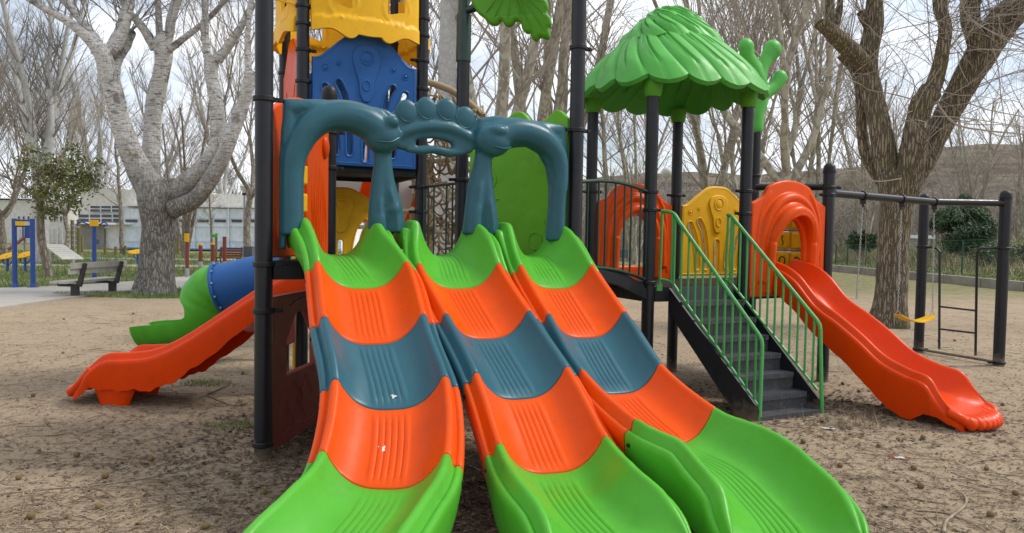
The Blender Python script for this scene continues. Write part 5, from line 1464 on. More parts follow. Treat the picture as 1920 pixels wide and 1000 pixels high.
# the two big near trees, limb by limb
def big_tree(name, label, limbs, barks, Y, seed, shoots, mats):
    r = np.random.default_rng(seed); q = P(*limbs[0][0][0:2], Y)
    base = Vector((q.x, Y, 0)); tr = thing(name, label, 'tree', tuple(base))
    T_ = MB(); tips = []
    for li, lm in enumerate(limbs):
        pts = []; rad = []
        for x, y, w_, dy in lm:
            p = P(x, y, Y+dy); pts.append(p); rad.append(w_/2*(Y+dy)/F*.90)
        cp = crom(pts, 7); cr_ = np.interp(np.arange(len(cp)), np.arange(len(pts))*7, rad)
        k = 40 if max(rad) > .2 else 24
        b0 = len(T_.v); T_.tube([p for p in cp], list(cr_), k)
        tips.append((cp, cr_))
    # rough the skin: lumps, fissure-scale relief and flared roots
    out_ = []
    for v in T_.v:
        p = Vector(v)
        n_ = noise.noise(p*1.7)*.035 + noise.noise(Vector((p.x*9, p.y*9, p.z*2.2)))*.022 + noise.noise(Vector((p.x*20, p.y*20, p.z*3)))*.014
        dcen = Vector((p.x-base.x, p.y-base.y, 0))
        fl = 0
        if p.z < .7 and dcen.length < 1.3:
            an = math.atan2(dcen.y, dcen.x); fl = (.7-p.z)**2*.32*(1+.5*math.sin(an*5+1))
        off = Vector((p.x-base.x, p.y-base.y, 0)).normalized()*(n_+fl*.5) if dcen.length > 1e-6 else Vector()
        out_.append(p+off+Vector((0, 0, n_*.3)))
    T_.v = [tuple(v) for v in out_]
    bm = bmesh.new(); me = T_.me(180); tf(me, Matrix.Translation(-base))
    o = bpy.data.objects.new('trunk', me); COL.objects.link(o); o.parent = tr
    me.materials.append(M[mats[0]])
    if False:
        me.materials.append(M[mats[1]])
        zc_ = mats[2]
        for f in me.polygons: f.material_index = 1 if f.center.z + .25*noise.noise(Vector(f.center)*2.0) > zc_ else 0
    C_ = TubeSet()
    for li, ks, f0, L0, L1, rr in shoots:
        cp, cr_ = tips[li]
        for k in range(ks):
            j = int((f0+(1-f0)*r.random())*(len(cp)-1)); p = np.array(cp[j]); aa = r.uniform(0, 6.28)
            d = np.array(cp[min(j+1, len(cp)-1)]-cp[max(0, j-1)]); d = d/np.linalg.norm(d)*.6 + np.array([math.cos(aa)*.75, math.sin(aa)*.6, .5])
            spray(r, C_, p-np.array(base), d, r.uniform(L0, L1), rr, 0, dict(wob=.09, up=.02, kids=[8, 5, 3], ang=.6, ls=.6, rs=.5), 3 if rr > .02 else 2)
    return tr, C_, tips, base
# left: pale poplar, dark trunk, five limbs (x, y, width in the photograph, metres nearer or farther)
YL = G(290, 552).y
limbsL = [
 [(291, 570, 76, 0), (291, 540, 74, 0), (296, 470, 66, 0), (300, 420, 68, 0), (297, 372, 84, 0), (292, 340, 78, 0)],
 [(292, 372, 64, .1), (270, 335, 54, .0), (248, 290, 44, -.2), (230, 240, 40, -.3), (212, 170, 37, -.4), (196, 110, 35, -.5), (186, 92, 38, -.5)],
 [(186, 98, 27, -.5), (160, 66, 22, -.6), (120, 36, 17, -.7), (75, 12, 13, -.8), (20, -25, 10, -.9)],
 [(190, 96, 26, -.5), (170, 60, 19, -.5), (140, 25, 16, -.5), (105, -20, 12, -.4)],
 [(205, 105, 30, -.4), (222, 70, 28, -.3), (240, 20, 24, -.2), (252, -40, 20, -.1)],
 [(213, 150, 22, -.4), (222, 110, 20, -.1), (240, 70, 24, .2), (242, 62, 27, .2)],
 [(280, 355, 50, .3), (282, 300, 38, .3), (285, 240, 31, .3), (292, 180, 34, .2), (306, 120, 33, .1), (304, 80, 38, .1), (300, 72, 36, .1)],
 [(292, 92, 20, .1), (268, 52, 17, 0), (240, 18, 13, -.1), (215, -25, 10, -.2)],
 [(312, 84, 20, .1), (322, 40, 19, .1), (334, -20, 17, .1)],
 [(300, 78, 15, .1), (298, 40, 13, .2), (296, -20, 12, .2)],
 [(318, 92, 15, .0), (345, 72, 13, -.1), (385, 40, 11, -.2), (420, 0, 9, -.3), (430, -25, 8, -.3)],
 [(310, 372, 60, .1), (345, 352, 50, -.1), (380, 320, 44, -.3), (408, 275, 36, -.4), (408, 210, 27, -.5), (398, 150, 25, -.5), (396, 104, 31, -.5)],
 [(388, 108, 17, -.5), (384, 60, 15, -.5), (384, -20, 12, -.5)],
 [(408, 112, 22, -.5), (430, 85, 18, -.6), (455, 45, 15, -.7), (476, 5, 13, -.8)],
 [(325, 392, 40, -.2), (370, 370, 34, -.4), (410, 310, 30, -.6), (432, 255, 30, -.7), (455, 200, 27, -.7), (468, 150, 24, -.8), (470, 142, 27, -.8)],
 [(468, 148, 16, -.8), (465, 90, 12, -.8), (468, 30, 10, -.9), (475, -20, 8, -.9)],
]
shL = [(2, 9, .2, 1.2, 2.6, .014), (3, 7, .2, 1.2, 2.6, .014), (4, 8, .3, 1.2, 2.8, .014), (5, 8, .9, 1.4, 2.8, .016), (7, 8, .2, 1.2, 2.6, .013), (8, 7, .3, 1.2, 2.6, .013), (9, 6, .3, 1., 2.2, .012),
       (10, 10, .15, 1.2, 2.6, .013), (12, 7, .2, 1.2, 2.6, .012), (13, 8, .2, 1.2, 2.6, .013), (15, 8, .2, 1.2, 2.4, .012), (6, 6, .6, .6, 1.4, .009), (11, 6, .4, .6, 1.4, .009), (1, 4, .5, .5, 1.2, .008)]
tr, C_, tips, base = big_tree('poplar_tree', 'big pale poplar with five pollarded limbs standing behind the concrete bench', limbsL, None, YL, 5, shL, ('bark_blend',))
o = bpy.data.objects.new('crown', C_.me()); o.data.materials.append(M['twigpale']); COL.objects.link(o); o.parent = tr
# right: fissured tree with two great arms
YR = G(1665, 612).y
limbsR = [
 [(1666, 630, 66, 0), (1667, 590, 64, 0), (1674, 480, 60, 0), (1680, 400, 60, 0), (1684, 360, 70, 0), (1684, 330, 74, 0)],
 [(1676, 370, 56, 0), (1664, 320, 48, .1), (1652, 250, 44, .1), (1636, 180, 42, .2), (1628, 120, 40, .2), (1636, 60, 36, .2), (1640, 10, 32, .2), (1642, -40, 30, .3)],
 [(1630, 135, 34, .2), (1600, 100, 38, .0), (1568, 70, 34, -.1), (1545, 48, 30, -.2), (1540, 42, 34, -.2)],
 [(1552, 55, 22, -.2), (1556, 20, 18, -.2), (1556, -30, 16, -.2)],
 [(1565, 62, 14, -.1), (1574, 20, 12, 0), (1578, -30, 10, 0)],
 [(1640, 70, 22, .2), (1624, 40, 18, .1), (1614, 22, 20, .1)],
 [(1694, 368, 60, 0), (1708, 310, 52, -.1), (1716, 250, 46, -.2), (1728, 200, 44, -.3), (1748, 170, 46, -.3)],
 [(1700, 360, 40, .3), (1735, 300, 40, .3), (1765, 235, 46, .3), (1800, 170, 52, .2), (1835, 110, 60, .1), (1865, 60, 66, .0), (1900, 20, 60, 0), (1960, -30, 50, 0)],
 [(1742, 190, 38, -.3), (1760, 130, 30, -.3), (1772, 70, 27, -.4), (1766, 20, 26, -.4), (1760, -30, 24, -.4)],
 [(1840, 110, 34, 0), (1820, 50, 36, -.1), (1822, 0, 36, -.1), (1825, -40, 34, -.1)],
 [(1660, 352, 26, .4), (1628, 300, 24, .5), (1618, 250, 22, .5), (1612, 170, 19, .5), (1598, 130, 16, .5), (1575, 105, 13, .5)],
 [(1850, 60, 40, 0), (1880, 30, 40, -.2), (1930, 10, 32, -.4)],
]
shR = [(2, 6, .7, .8, 1.8, .010), (3, 7, .3, 1., 2.2, .011), (4, 7, .3, .8, 1.8, .010), (5, 6, .6, .8, 1.8, .010), (1, 6, .4, .8, 2., .010), (7, 10, .4, 1.2, 2.6, .011), (8, 7, .3, 1., 2.2, .010), (9, 7, .3, 1., 2.2, .010), (10, 6, .5, .8, 1.8, .009), (11, 10, .2, 1.2, 2.6, .011)]
tr2, C_, tips, base = big_tree('fissured_tree', 'big brown tree with deeply fissured bark forking behind the swing', limbsR, None, YR, 9, shR, ('bark_rough',))
# long drooping tangled withes on the right
r = np.random.default_rng(77)
for k in range(150):
    li = (7, 9, 11, 8, 6, 7, 11)[k % 7]; cp, cr_ = tips[li]; j = int(r.uniform(.3, 1)*(len(cp)-1)); p = np.array(cp[j])-np.array(base)
    d = np.array([r.uniform(-.7, 1.2), r.uniform(-.7, .5), r.uniform(-.3, .8)]); L_ = r.uniform(1.5, 4.5); n = 14
    pts = [p.copy()]; d /= np.linalg.norm(d)
    for i in range(n):
        d = d + r.normal(0, .13, 3) + np.array([0, 0, -.055]); d /= np.linalg.norm(d); p = p+d*L_/n; pts.append(p.copy())
    pts = np.array(pts); r0 = r.uniform(.004, .013); C_.add(pts, np.linspace(r0, r0*.35, n+1), 4)
    for q in range(4):
        i = r.integers(3, n); dd = r.normal(0, 1, 3); dd[2] -= .3
        pp, _ = wander(r, pts[i], dd, r.uniform(.4, 1.4), 6, .15, -.04); C_.add(pp, np.linspace(.004, .0015, 7), 3)
for pth, r0 in (([(1755, 190), (1790, 232), (1850, 245), (1925, 252)], .020), ([(1800, 0), (1815, 30), (1850, 55), (1885, 70), (1925, 85)], .014), ([(1862, 90), (1872, 130), (1878, 190), (1895, 270), (1925, 310)], .010), ([(1795, 95), (1800, 125), (1815, 155)], .009), ([(1690, 335), (1640, 340), (1600, 320), (1560, 330)], .012)):
    pts = np.array([P(x, y, YR-.5) for x, y in pth])-np.array(base); pc = np.array(crom([Vector(p) for p in pts], 6)); C_.add(pc, np.linspace(r0, r0*.6, len(pc)), 6)
o = bpy.data.objects.new('crown', C_.me()); o.data.materials.append(M['twig']); COL.objects.link(o); o.parent = tr2
# evergreen small tree (left), leaves as small folded faces
def leaves(name, parent, centre, spread, n, size, mat, r, clumps=40, base=Vector((0, 0, 0))):
    V_, F_ = [], []
    cs = []
    for i in range(clumps):
        v = r.normal(0, 1, 3); v /= np.linalg.norm(v); v *= r.random()**.45; cs.append(np.array(centre)+v*np.array(spread))
    for i in range(n):
        c = cs[r.integers(0, clumps)]+r.normal(0, .12*max(spread), 3)*np.array([1, 1, .8]); a = r.normal(0, 1, 3); a /= np.linalg.norm(a); b_ = np.cross(a, r.normal(0, 1, 3)); b_ /= np.linalg.norm(b_)+1e-9
        s_ = size*r.uniform(.6, 1.3); k = len(V_); V_ += [c-a*s_, c+b_*s_*.45, c+a*s_, c-b_*s_*.45]; F_.append((k, k+1, k+2, k+3))
    me = mesh([Vector(v) for v in V_], F_, None); me.materials.append(mat)
    o = bpy.data.objects.new(name, me); COL.objects.link(o)
    if parent is not None: o.parent = parent
    return o
M['evergreen'] = leafmat('evergreen_leaves', (.05, .085, .015), (.19, .18, .05), .5, 2.5)
M['conifer'] = leafmat('conifer_needles', (.028, .065, .028), (.070, .115, .045), .7, 1.5)
r = np.random.default_rng(8); q = G(93, 521)
et = thing('evergreen_tree', 'small evergreen tree with sparse olive leaves beside the white poplar', 'tree', (q.x, q.y, 0))
T_ = TubeSet(); pts, d = wander(r, (0, 0, -.1), (0, 0, 1), 2.7, 8, .05, .02); T_.add(pts, np.linspace(.12, .09, 9), 12)
for k in range(6):
    a = k*1.05; pp, _ = wander(r, pts[-2], (math.cos(a)*.9, math.sin(a)*.9, .9), 1.6, 7, .1, .04); T_.add(pp, np.linspace(.05, .012, 8), 6)
    for z in range(5):
        p3, _ = wander(r, pp[r.integers(2, 7)], (r.normal(), r.normal(), .5), .8, 4, .12, .03); T_.add(p3, np.linspace(.015, .004, 5), 4)
o = bpy.data.objects.new('trunk', T_.me()); o.data.materials.append(M['bark_grey']); COL.objects.link(o); o.parent = et
cz_ = P(118, 335, q.y); leaves('crown', et, (cz_.x-q.x, 0, cz_.z), (1.2, 1.1, 1.2), 4300, .055, M['evergreen'], r, 46)
def bushy(name, label, px, py, Y, sx_, sz_, n, mat, sd, cat='bush', size=.09, clumps=60, cone=0):
    r = np.random.default_rng(sd); p = P(px, py, Y); g0 = gz(p.x, Y)
    o = thing(name, label, cat, (p.x, Y, g0))
    T_ = TubeSet()
    for k in range(7):
        a = k*.9; pp, _ = wander(r, (0, 0, -.05), (math.cos(a)*.5, math.sin(a)*.5, 1), sz_*1.5, 6, .1, .05); T_.add(pp, np.linspace(.05, .015, 7), 6)
    s_ = bpy.data.objects.new('stems', T_.me()); s_.data.materials.append(M['bark_grey']); COL.objects.link(s_); s_.parent = o
    f_ = leaves('foliage', o, (0, 0, p.z-g0), (sx_, sx_, sz_), n, size, mat, r, clumps)
    if cone:
        for v in f_.data.vertices:
            k_ = 1.12-cone*smooth(-.5, 1.2, (v.co.z-(p.z-g0))/sz_); v.co.x *= k_; v.co.y *= k_
    return o
bushy('conifer_bush', 'dark green conical conifer on the bank behind the fence and swing frame', 1803, 418, 36, 1.35, 1.45, 42000, M['conifer'], 3, size=.060, clumps=110, cone=.75)
bushy('small_bush', 'small dark bush by the green fence left of the fissured tree', 1614, 452, 40, .7, .5, 4000, M['conifer'], 4, size=.09)
bushy('small_bush', 'low green bramble bush at the right end of the bank', 1900, 485, 31, 1.5, .5, 9000, leafmat('bramble', (.05, .085, .025), (.11, .12, .05)), 6, size=.06)

# ================================================================ HILL
def ridge(x):
    """crest height of the bluff (m above eye level handled below)"""
    return 0
YH = 150.0
crest_px = [(700, 372), (1000, 352), (1100, 342), (1150, 333), (1290, 326), (1420, 330), (1520, 322), (1640, 312), (1745, 284), (1800, 278), (1920, 276), (2200, 262), (2700, 270)]
cxs = [P(a, b_, YH).x for a, b_ in crest_px]; czs = [P(a, b_, YH).z for a, b_ in crest_px]
V_, F_ = [], []; nxh, nyh = 240, 60
for j in range(nyh+1):
    f = j/nyh; y = 62+f*(YH-62)+ (0 if f < 1 else 0)
    for i in range(nxh+1):
        x = -60+i*(330/nxh); xx = x*YH/ max(y, 1) if False else x
        top = np.interp(x, cxs, czs)
        prof = .10*f + .55*smooth(.35, .62, f) + .35*smooth(.80, .93, f)
        nn_ = noise.fractal(Vector((x*.05, y*.05, 0)), 1.0, 2.2, 6)*2.6*math.sin(math.pi*min(1, f*1.0))**.5 if 0 < f < 1 else 0
        gul = abs(noise.noise(Vector((x*.12, y*.02, 5))))*3.0*smooth(.3, .6, f)*(1-smooth(.88, 1., f))
        z = top*prof + nn_ - gul
        V_.append(Vector((x, y, max(-.5, z)) if f > 0 else (x, y, -1)))
# a last row drops behind the crest
for i in range(nxh+1): V_.append(Vector((-60+i*(330/nxh), YH+60, -2)))
for j in range(nyh+1):
    for i in range(nxh): F_.append((j*(nxh+1)+i, j*(nxh+1)+i+1, (j+1)*(nxh+1)+i+1, (j+1)*(nxh+1)+i))
m_, t, b = newmat('eroded_hillside')
st_ = tex(t, .16, 7, .7, (.3, .3, 6.5)); sc_ = tex(t, .22, 8, .75); dots = tex(t, 1.1, 6, .8)
c = mixrgb(t, ramp(t, st_.outputs['Fac'], [(.44, 0.), (.54, 1.)]), (.155, .115, .095), (.34, .28, .21))
c = mixrgb(t, ramp(t, sc_.outputs['Fac'], [(.42, 0.), (.62, 1.)]), c, (.25, .22, .18))
c = mixrgb(t, ramp(t, dots.outputs['Fac'], [(.50, 0.), (.62, .8)]), c, (.085, .080, .062))
t.links.new(c, b.inputs['Base Color']); b.inputs['Roughness'].default_value = 1; b.inputs['Specular IOR Level'].default_value = .1
bump(t, b, dots.outputs['Fac'], .9, 1.2); M['hill'] = m_
obj('hill', mesh(V_, F_, 180), M['hill'], kind='structure')
# grey scrub thicket at the foot of the hill: one mass of bare shrubs
C_ = TubeSet(); r = np.random.default_rng(91)
for k in range(1500):
    y = r.uniform(44, 78); x = r.uniform(.05, .80)*y; z0_ = gz(x, y)+max(0, (y-62)*.08)
    for s_ in range(3):
        p3, _ = wander(r, (x+r.normal(0, .4), y, z0_), (r.normal(0, .35), r.normal(0, .35), 1), r.uniform(1.2, 3.6), 4, .12, .02)
        C_.add(p3, np.linspace(.030, .008, 5), 3)
        for q in range(4):
            p4, _ = wander(r, p3[r.integers(1, 5)], (r.normal(0, .8), r.normal(0, .8), .8), r.uniform(.6, 1.5), 3, .15, .02); C_.add(p4, np.linspace(.016, .006, 4), 3)
me = C_.me(); me.materials.append(leafmat('scrub_stems', (.34, .30, .25), (.22, .19, .155), .9, .2)); o = bpy.data.objects.new('scrub_undergrowth', me); COL.objects.link(o); o['kind'] = 'stuff'
# far left horizon wood (soft grey mass beyond the buildings)
C_ = TubeSet()
for k in range(700):
    y = r.uniform(85, 120); x = r.uniform(-.75, .25)*y
    p3, _ = wander(r, (x, y, 0), (r.normal(0, .15), 0, 1), r.uniform(5, 9), 4, .08, .02); C_.add(p3, np.linspace(.09, .02, 5), 3)
    for q in range(9):
        p4, _ = wander(r, p3[r.integers(1, 5)], (r.normal(0, .8), r.normal(0, .8), 1), r.uniform(1.2, 3), 3, .12, .02); C_.add(p4, np.linspace(.035, .015, 4), 3)
me = C_.me(); me.materials.append(M['twigpale']); o = bpy.data.objects.new('distant_woods', me); COL.objects.link(o); o['kind'] = 'stuff'

# ================================================================ GREEN FENCE on the bank
M['fencegreen'] = paint('fence_green', (.010, .085, .055), rough=.5, chips=False)
fe = thing('mesh_fence', 'green wire mesh fence with slim posts on the bank beyond the kerb', 'fence', (15, 30, 0))
fp_ = [(1568, 458, 508), (1590, 458, 510), (1624, 460, 514), (1699, 453, 520), (1806, 450, 527), (1925, 447, 540)]
tops, bots = [], []
for i, (x, y0_, y1_) in enumerate(fp_):
    fa = K0+kn*1.6; t_, zt_ = plane_xy(x, y0_, fa, kd); b_ = fa+kd*t_; b_.z = gz(b_.x, b_.y); tp_ = Vector((b_.x, b_.y, zt_)); tops.append(tp_); bots.append(b_)
    mb = MB(); mb.tube([b_-Vector((0, 0, .1)), tp_], .032, 10); mb.build('fence_post', M['fencegreen'], fe)
mb = MB()
for i in range(len(tops)-1):
    for k in range(13):
        f = k/12
        mb.tube([bots[i].lerp(tops[i], f*.97+.02), bots[i+1].lerp(tops[i+1], f*.97+.02)], .0035 if k not in (0, 12) else .007, 4, cap=False)
    n = int((tops[i+1]-tops[i]).length/.12)
    for k in range(n):
        mb.tube([bots[i].lerp(bots[i+1], k/n)+Vector((0, 0, .03)), tops[i].lerp(tops[i+1], k/n)], .003, 4, cap=False)
mb.build('wire_mesh', M['fencegreen'], fe, None, kind='stuff')
# white shelter behind the fence
M['plaster'] = paint('pale_render', (.86, .87, .87), rough=.85, chips=False, spec=.2); M['beige'] = paint('beige_render', (.70, .68, .61), rough=.9, chips=False, spec=.2)
M['glassd'] = paint('dark_window_glass', (.05, .06, .07), rough=.15, chips=False); M['frost'] = paint('frosted_glass', (.74, .81, .86), rough=.35, chips=False)
M['winframe'] = paint('white_frame', (.80, .81, .82), rough=.5, chips=False)
sh = thing('white_shelter', 'small white flat roofed shelter seen through the fence behind the swing frame', 'shelter', (P(1715, 480, 44).x, 44, 0))
q0_, q1_ = P(1692, 443, 44), P(1752, 443, 44); z0_ = gz(q0_.x, 44)
MB().box(((q0_+q1_)/2+Vector((0, 1.2, -.04))), ((q1_-q0_).length, 2.6, .20)).build('roof', M['plaster'], sh)
MB().box(((q0_.x+q1_.x)/2, 45.2, (z0_+q0_.z-.14)/2), ((q1_-q0_).length*.9, 2.0, q0_.z-.14-z0_)).build('wall', M['beige'], sh)

# ================================================================ HALL (left) and low building
YB = 52.0
hb = thing('sports_hall', 'long white hall with frosted glazing bays and a row of upper windows', 'building', (P(300, 460, YB).x, YB, 0))
def rect(x0, y0_, x1, y1_, Yf, name, mat, depth, par):
    a, b_ = P(x0, y0_, Yf), P(x1, y1_, Yf); c_ = ((a.x+b_.x)/2, Yf+depth/2, (a.z+b_.z)/2)
    return MB().box(c_, (abs(b_.x-a.x), depth, abs(a.z-b_.z))).build(name, mat, par, 20)
rect(128, 420, 640, 474, YB, 'lower_wall', M['plaster'], 8, hb)
rect(150, 354, 366, 420, YB+.6, 'upper_wall', M['beige'], 8, hb); rect(366, 364, 640, 420, YB+.6, 'upper_wall', M['beige'], 8, hb)
rect(140, 420, 195, 470, YB-.25, 'concrete_wall', paint('stained_concrete', (.30, .285, .25), rough=.95, chips=True, chipcol=(.2, .18, .15)), .24, hb)
rect(138, 418, 240, 421, YB-.9, 'ledge', M['plaster'], 1.0, hb)
rect(225, 386, 640, 390, YB-.5, 'canopy', M['plaster'], 1.1, hb)
for x0, x1, y0_, y1_, nc in ((168, 229, 385, 398, 3), (146, 232, 401, 417, 4)):
    for k in range(nc):
        a_, b_ = x0+(x1-x0)*k/nc, x0+(x1-x0)*(k+1)/nc
        f_ = rect(a_, y0_, b_-.4, y1_, YB+.45, 'window', M['winframe'], .14, hb)
        for q in range(2):
            rect(a_+1.2, y0_+1.2+(y1_-y0_)*q/2, b_-1.6, y0_+(y1_-y0_)*(q+1)/2-.6, YB+.42, 'pane', M['glassd'], .05, f_)
bx = [229, 262, 296, 330, 364, 396, 428, 458, 490, 525, 560, 600, 640]
for k in range(len(bx)-1):
    a_, b_ = bx[k], bx[k+1]
    f_ = rect(a_+.6, 391, b_-.6, 467, YB-.30, 'glazing_bay', M['frost'], .12, hb)
    rect(a_-.7, 390, a_+1.2, 468, YB-.42, 'mullion', M['winframe'], .1, f_)
    for yy in (409, 424, 452): rect(a_+1.4, yy, b_-.8, yy+1.2, YB-.40, 'transom', M['winframe'], .06, f_)
    if k not in (1,): rect(a_+6, 412, b_-5, 417, YB-.36, 'pane', M['glassd'], .05, f_)
rect(229, 466, 640, 471, YB-.9, 'blue_plinth', paint('blue_plinth', (.12, .30, .50), rough=.7, chips=False), .6, hb)
YG = 66.0
hb2 = thing('low_building', 'low beige building with slit windows at the far left', 'building', (P(60, 460, YG).x, YG, 0))
rect(-60, 374, 128, 470, YG, 'wall', M['beige'], 8, hb2); rect(-62, 370, 131, 375, YG-.3, 'roof_edge', M['plaster'], 8.6, hb2)
for x in (33, 42, 51, 62, 100, 112):
    f_ = rect(x, 405, x+4.2, 416, YG-.05, 'window', M['winframe'], .1, hb2); rect(x+.5, 405.8, x+3.6, 415.4, YG-.08, 'pane', M['glassd'], .06, f_)
for k in range(10):
    x = 36+k*9; rect(x, 428, x+.8, 468, YG-.12, 'pilaster', M['plaster'], .1, hb2)

# ================================================================ PARK FURNITURE ON THE LEFT
# concrete bench
M['benchc'] = paint('weathered_concrete', (.46, .45, .40), rough=.9, chips=True, chipcol=(.2, .19, .16)); M['benchd'] = paint('dark_bench_arm', (.055, .050, .045), rough=.8, chips=False)
bq0, bq1 = G(141, 557), G(211, 549)
bn = thing('park_bench', 'pale concrete bench with dark angled arms on the edge of the path', 'bench', tuple((bq0+bq1)/2))
bu = (bq1-bq0).normalized(); bnn = Vector((-bu.y, bu.x, 0)); bnn = -bnn   # back towards the camera? seat faces away to the left
sc_ = (bq1-bq0).length
for q in (bq0, bq1):
    mb = MB(); mb.box(Vector((q.x, q.y, .11)), (.10, .14, .26), Matrix.Rotation(math.atan2(bu.y, bu.x), 3, 'Z')); mb.build('leg', M['benchd'], bn)
    mb = MB(); s_ = -bnn
    pr = [q+bnn*-.42+Vector((0, 0, .30)), q+bnn*.05+Vector((0, 0, .26)), q+bnn*.22+Vector((0, 0, .74)), q+bnn*.27+Vector((0, 0, .72)), q+bnn*.14+Vector((0, 0, .22)), q+bnn*-.38+Vector((0, 0, .22))]
    vs = [p+bu*.035 for p in pr]+[p-bu*.035 for p in pr]; k = 6
    me = mesh(vs, [tuple(range(k)), tuple(range(2*k-1, k-1, -1))]+[(i, i+k, (i+1) % k+k, (i+1) % k) for i in range(k)], 20)
    bm = bmesh.new(); bm.from_mesh(me); bmesh.ops.recalc_face_normals(bm, faces=bm.faces); bm.to_mesh(me); bm.free(); obj('arm', me, M['benchd'], bn)
a_, b_ = bq0-bu*.33, bq1+bu*.25
for k in range(2): 
    mb = MB(); o_ = Vector((0, 0, .325))-bnn*(.05+.2*k); mb.bar(a_+o_, b_+o_, .185, .05); mb.build('seat_slab', M['benchc'], bn)
for k in range(2):
    mb = MB(); o_ = Vector((0, 0, .56+.125*k))+bnn*(.115+.05*k); mb.bar(a_+o_, b_+o_, .045, .118); mb.build('back_slab', M['benchc'], bn)

# blue pull frame and other machines
g0, g1 = G(28, 541), G(62, 541)
pf = thing('pull_frame', 'blue two-post outdoor exercise frame with yellow sign plate', 'exercise machine', tuple((g0+g1)/2))
for g_ in (g0, g1):
    z = P(0, 413, g_.y).z; z = EYE+(427-413)*g_.y/F
    mb = MB(); mb.tube([(g_.x, g_.y, .02), (g_.x, g_.y, z)], .055, 18); p_ = mb.build('post', M['bluepaint'], pf)
    mb = MB(); mb.tube([(g_.x, g_.y, .02), (g_.x, g_.y, .04), (g_.x, g_.y, .045), (g_.x, g_.y, .13)], [.13, .13, .075, .057], 16); mb.build('base_plate', M['bluepaint'], p_)
for y_ in (416, 427):
    z = EYE+(427-y_)*g0.y/F; mb = MB(); mb.tube([(g0.x, g0.y, z), (g1.x, g1.y, z)], .022, 10); mb.build('crossbar', M['bluepaint'], pf)
zc2 = EYE+(427-422)*g0.y/F; mb = MB(); mb.box(((g0.x+g1.x)/2-.03, g0.y-.03, zc2), (.22, .02, .10)); mb.build('sign_plate', M['yellow'], pf)
g_ = G(177, 532); z = EYE+(429-425)*g_.y/F
tw = thing('twister_post', 'blue single post exercise machine with yellow plate and two curved arms', 'exercise machine', tuple(g_))
MB().tube([(g_.x, g_.y, .02), (g_.x, g_.y, z+.05)], .055, 18).build('post', M['bluepaint'], tw)
MB().tube([(g_.x, g_.y, .02), (g_.x, g_.y, .04), (g_.x, g_.y, .045), (g_.x, g_.y, .12)], [.13, .13, .075, .057], 16).build('base_plate', M['bluepaint'], tw)
MB().box((g_.x+.04, g_.y-.07, z+.06), (.22, .03, .17)).build('sign_plate', M['yellow'], tw)
for s_ in (-1, 1):
    p0_ = Vector((g_.x, g_.y, z)); mb = MB(); mb.tube(crom([p0_, p0_+Vector((s_*.15, 0, .02)), p0_+Vector((s_*.28, -.05, .08)), p0_+Vector((s_*.38, -.08, .05)), p0_+Vector((s_*.40, -.1, -.04))], 4), .018, 8)
    ar = mb.build('arm', M['bluepaint'], tw); MB().tube([p0_+Vector((s_*.34, -.1, -.06)), p0_+Vector((s_*.46, -.1, -.05))], .022, 8).build('grip', M['steel'], ar)
# blue / yellow surfboard-like boards with stands
def board(px, py, Y, w_, label, rz=0):
    p = P(px, py, Y); o_ = thing('sit_up_board', label, 'exercise machine', (p.x, Y, 0))
    b_ = plate([[(w_*.5*math.cos(t_), .11*math.sin(t_)) for t_ in [6.283*k/22 for k in range(22)]]], .04, .01)
    b_.transform(Matrix.Translation((p.x, Y, p.z)) @ Matrix.Rotation(rz, 4, 'Y') @ Matrix.Rotation(R(55), 4, 'X')); obj('board', b_, M['yellow'], o_)
    mb = MB(); mb.tube(crom([Vector((p.x-.1, Y, p.z-.03)), Vector((p.x-.15, Y, p.z-.22)), Vector((p.x+.05, Y, p.z-.28)), Vector((p.x+.18, Y, p.z-.12))], 4), .022, 8); mb.build('handle', M['bluepaint'], o_)
    MB().tube([(p.x, Y, 0), (p.x, Y, p.z)], .04, 10).build('stand', M['bluepaint'], o_); return o_
board(14, 480, 24, .70, 'yellow curved sit-up board at the far left edge', R(-14)); board(47, 478, 24, .65, 'yellow curved sit-up board seen between the posts of the blue frame', R(-14)); board(258, 472, 30, .75, 'yellow oval exercise board just left of the big pale poplar', R(-5))
# red posts with yellow heads
for i, (px, yt, yb, yel, lab) in enumerate(((351, 441, 521, 1, 'tallest red-brown fitness post with yellow plate on a grey foot'), (376, 461, 500, 2, 'short red-brown fitness post with yellow cap, second of the row'), (399, 459, 500, 2, 'short red-brown fitness post with yellow cap, third of the row'), (421, 444, 500, 0, 'plain tall red-brown fitness post beside the red bench'))):
    g_ = G(px, yb) if i == 0 else G(px, 505); zt_ = EYE+(431-yt)*g_.y/F
    o_ = thing('fitness_post', lab, 'exercise post', tuple(g_)); rr = .055 if i == 0 else .07
    MB().tube([(g_.x, g_.y, .28), (g_.x, g_.y, max(.4, zt_))], rr, 16).build('post', paint('rust_red_paint', (.20, .035, .018), rough=.5), o_)
    MB().tube([(g_.x, g_.y, -.02), (g_.x, g_.y, .29)], rr+.008, 16).build('foot', M['steel'], o_)
    if yel == 1: MB().box((g_.x+.02, g_.y-.08, zt_-.10), (.13, .04, .26)).build('plate', M['yellow'], o_)
    if yel == 2: MB().tube([(g_.x, g_.y, zt_-.01), (g_.x, g_.y, zt_+.06)], rr+.01, 14).build('cap', M['yellow'], o_)
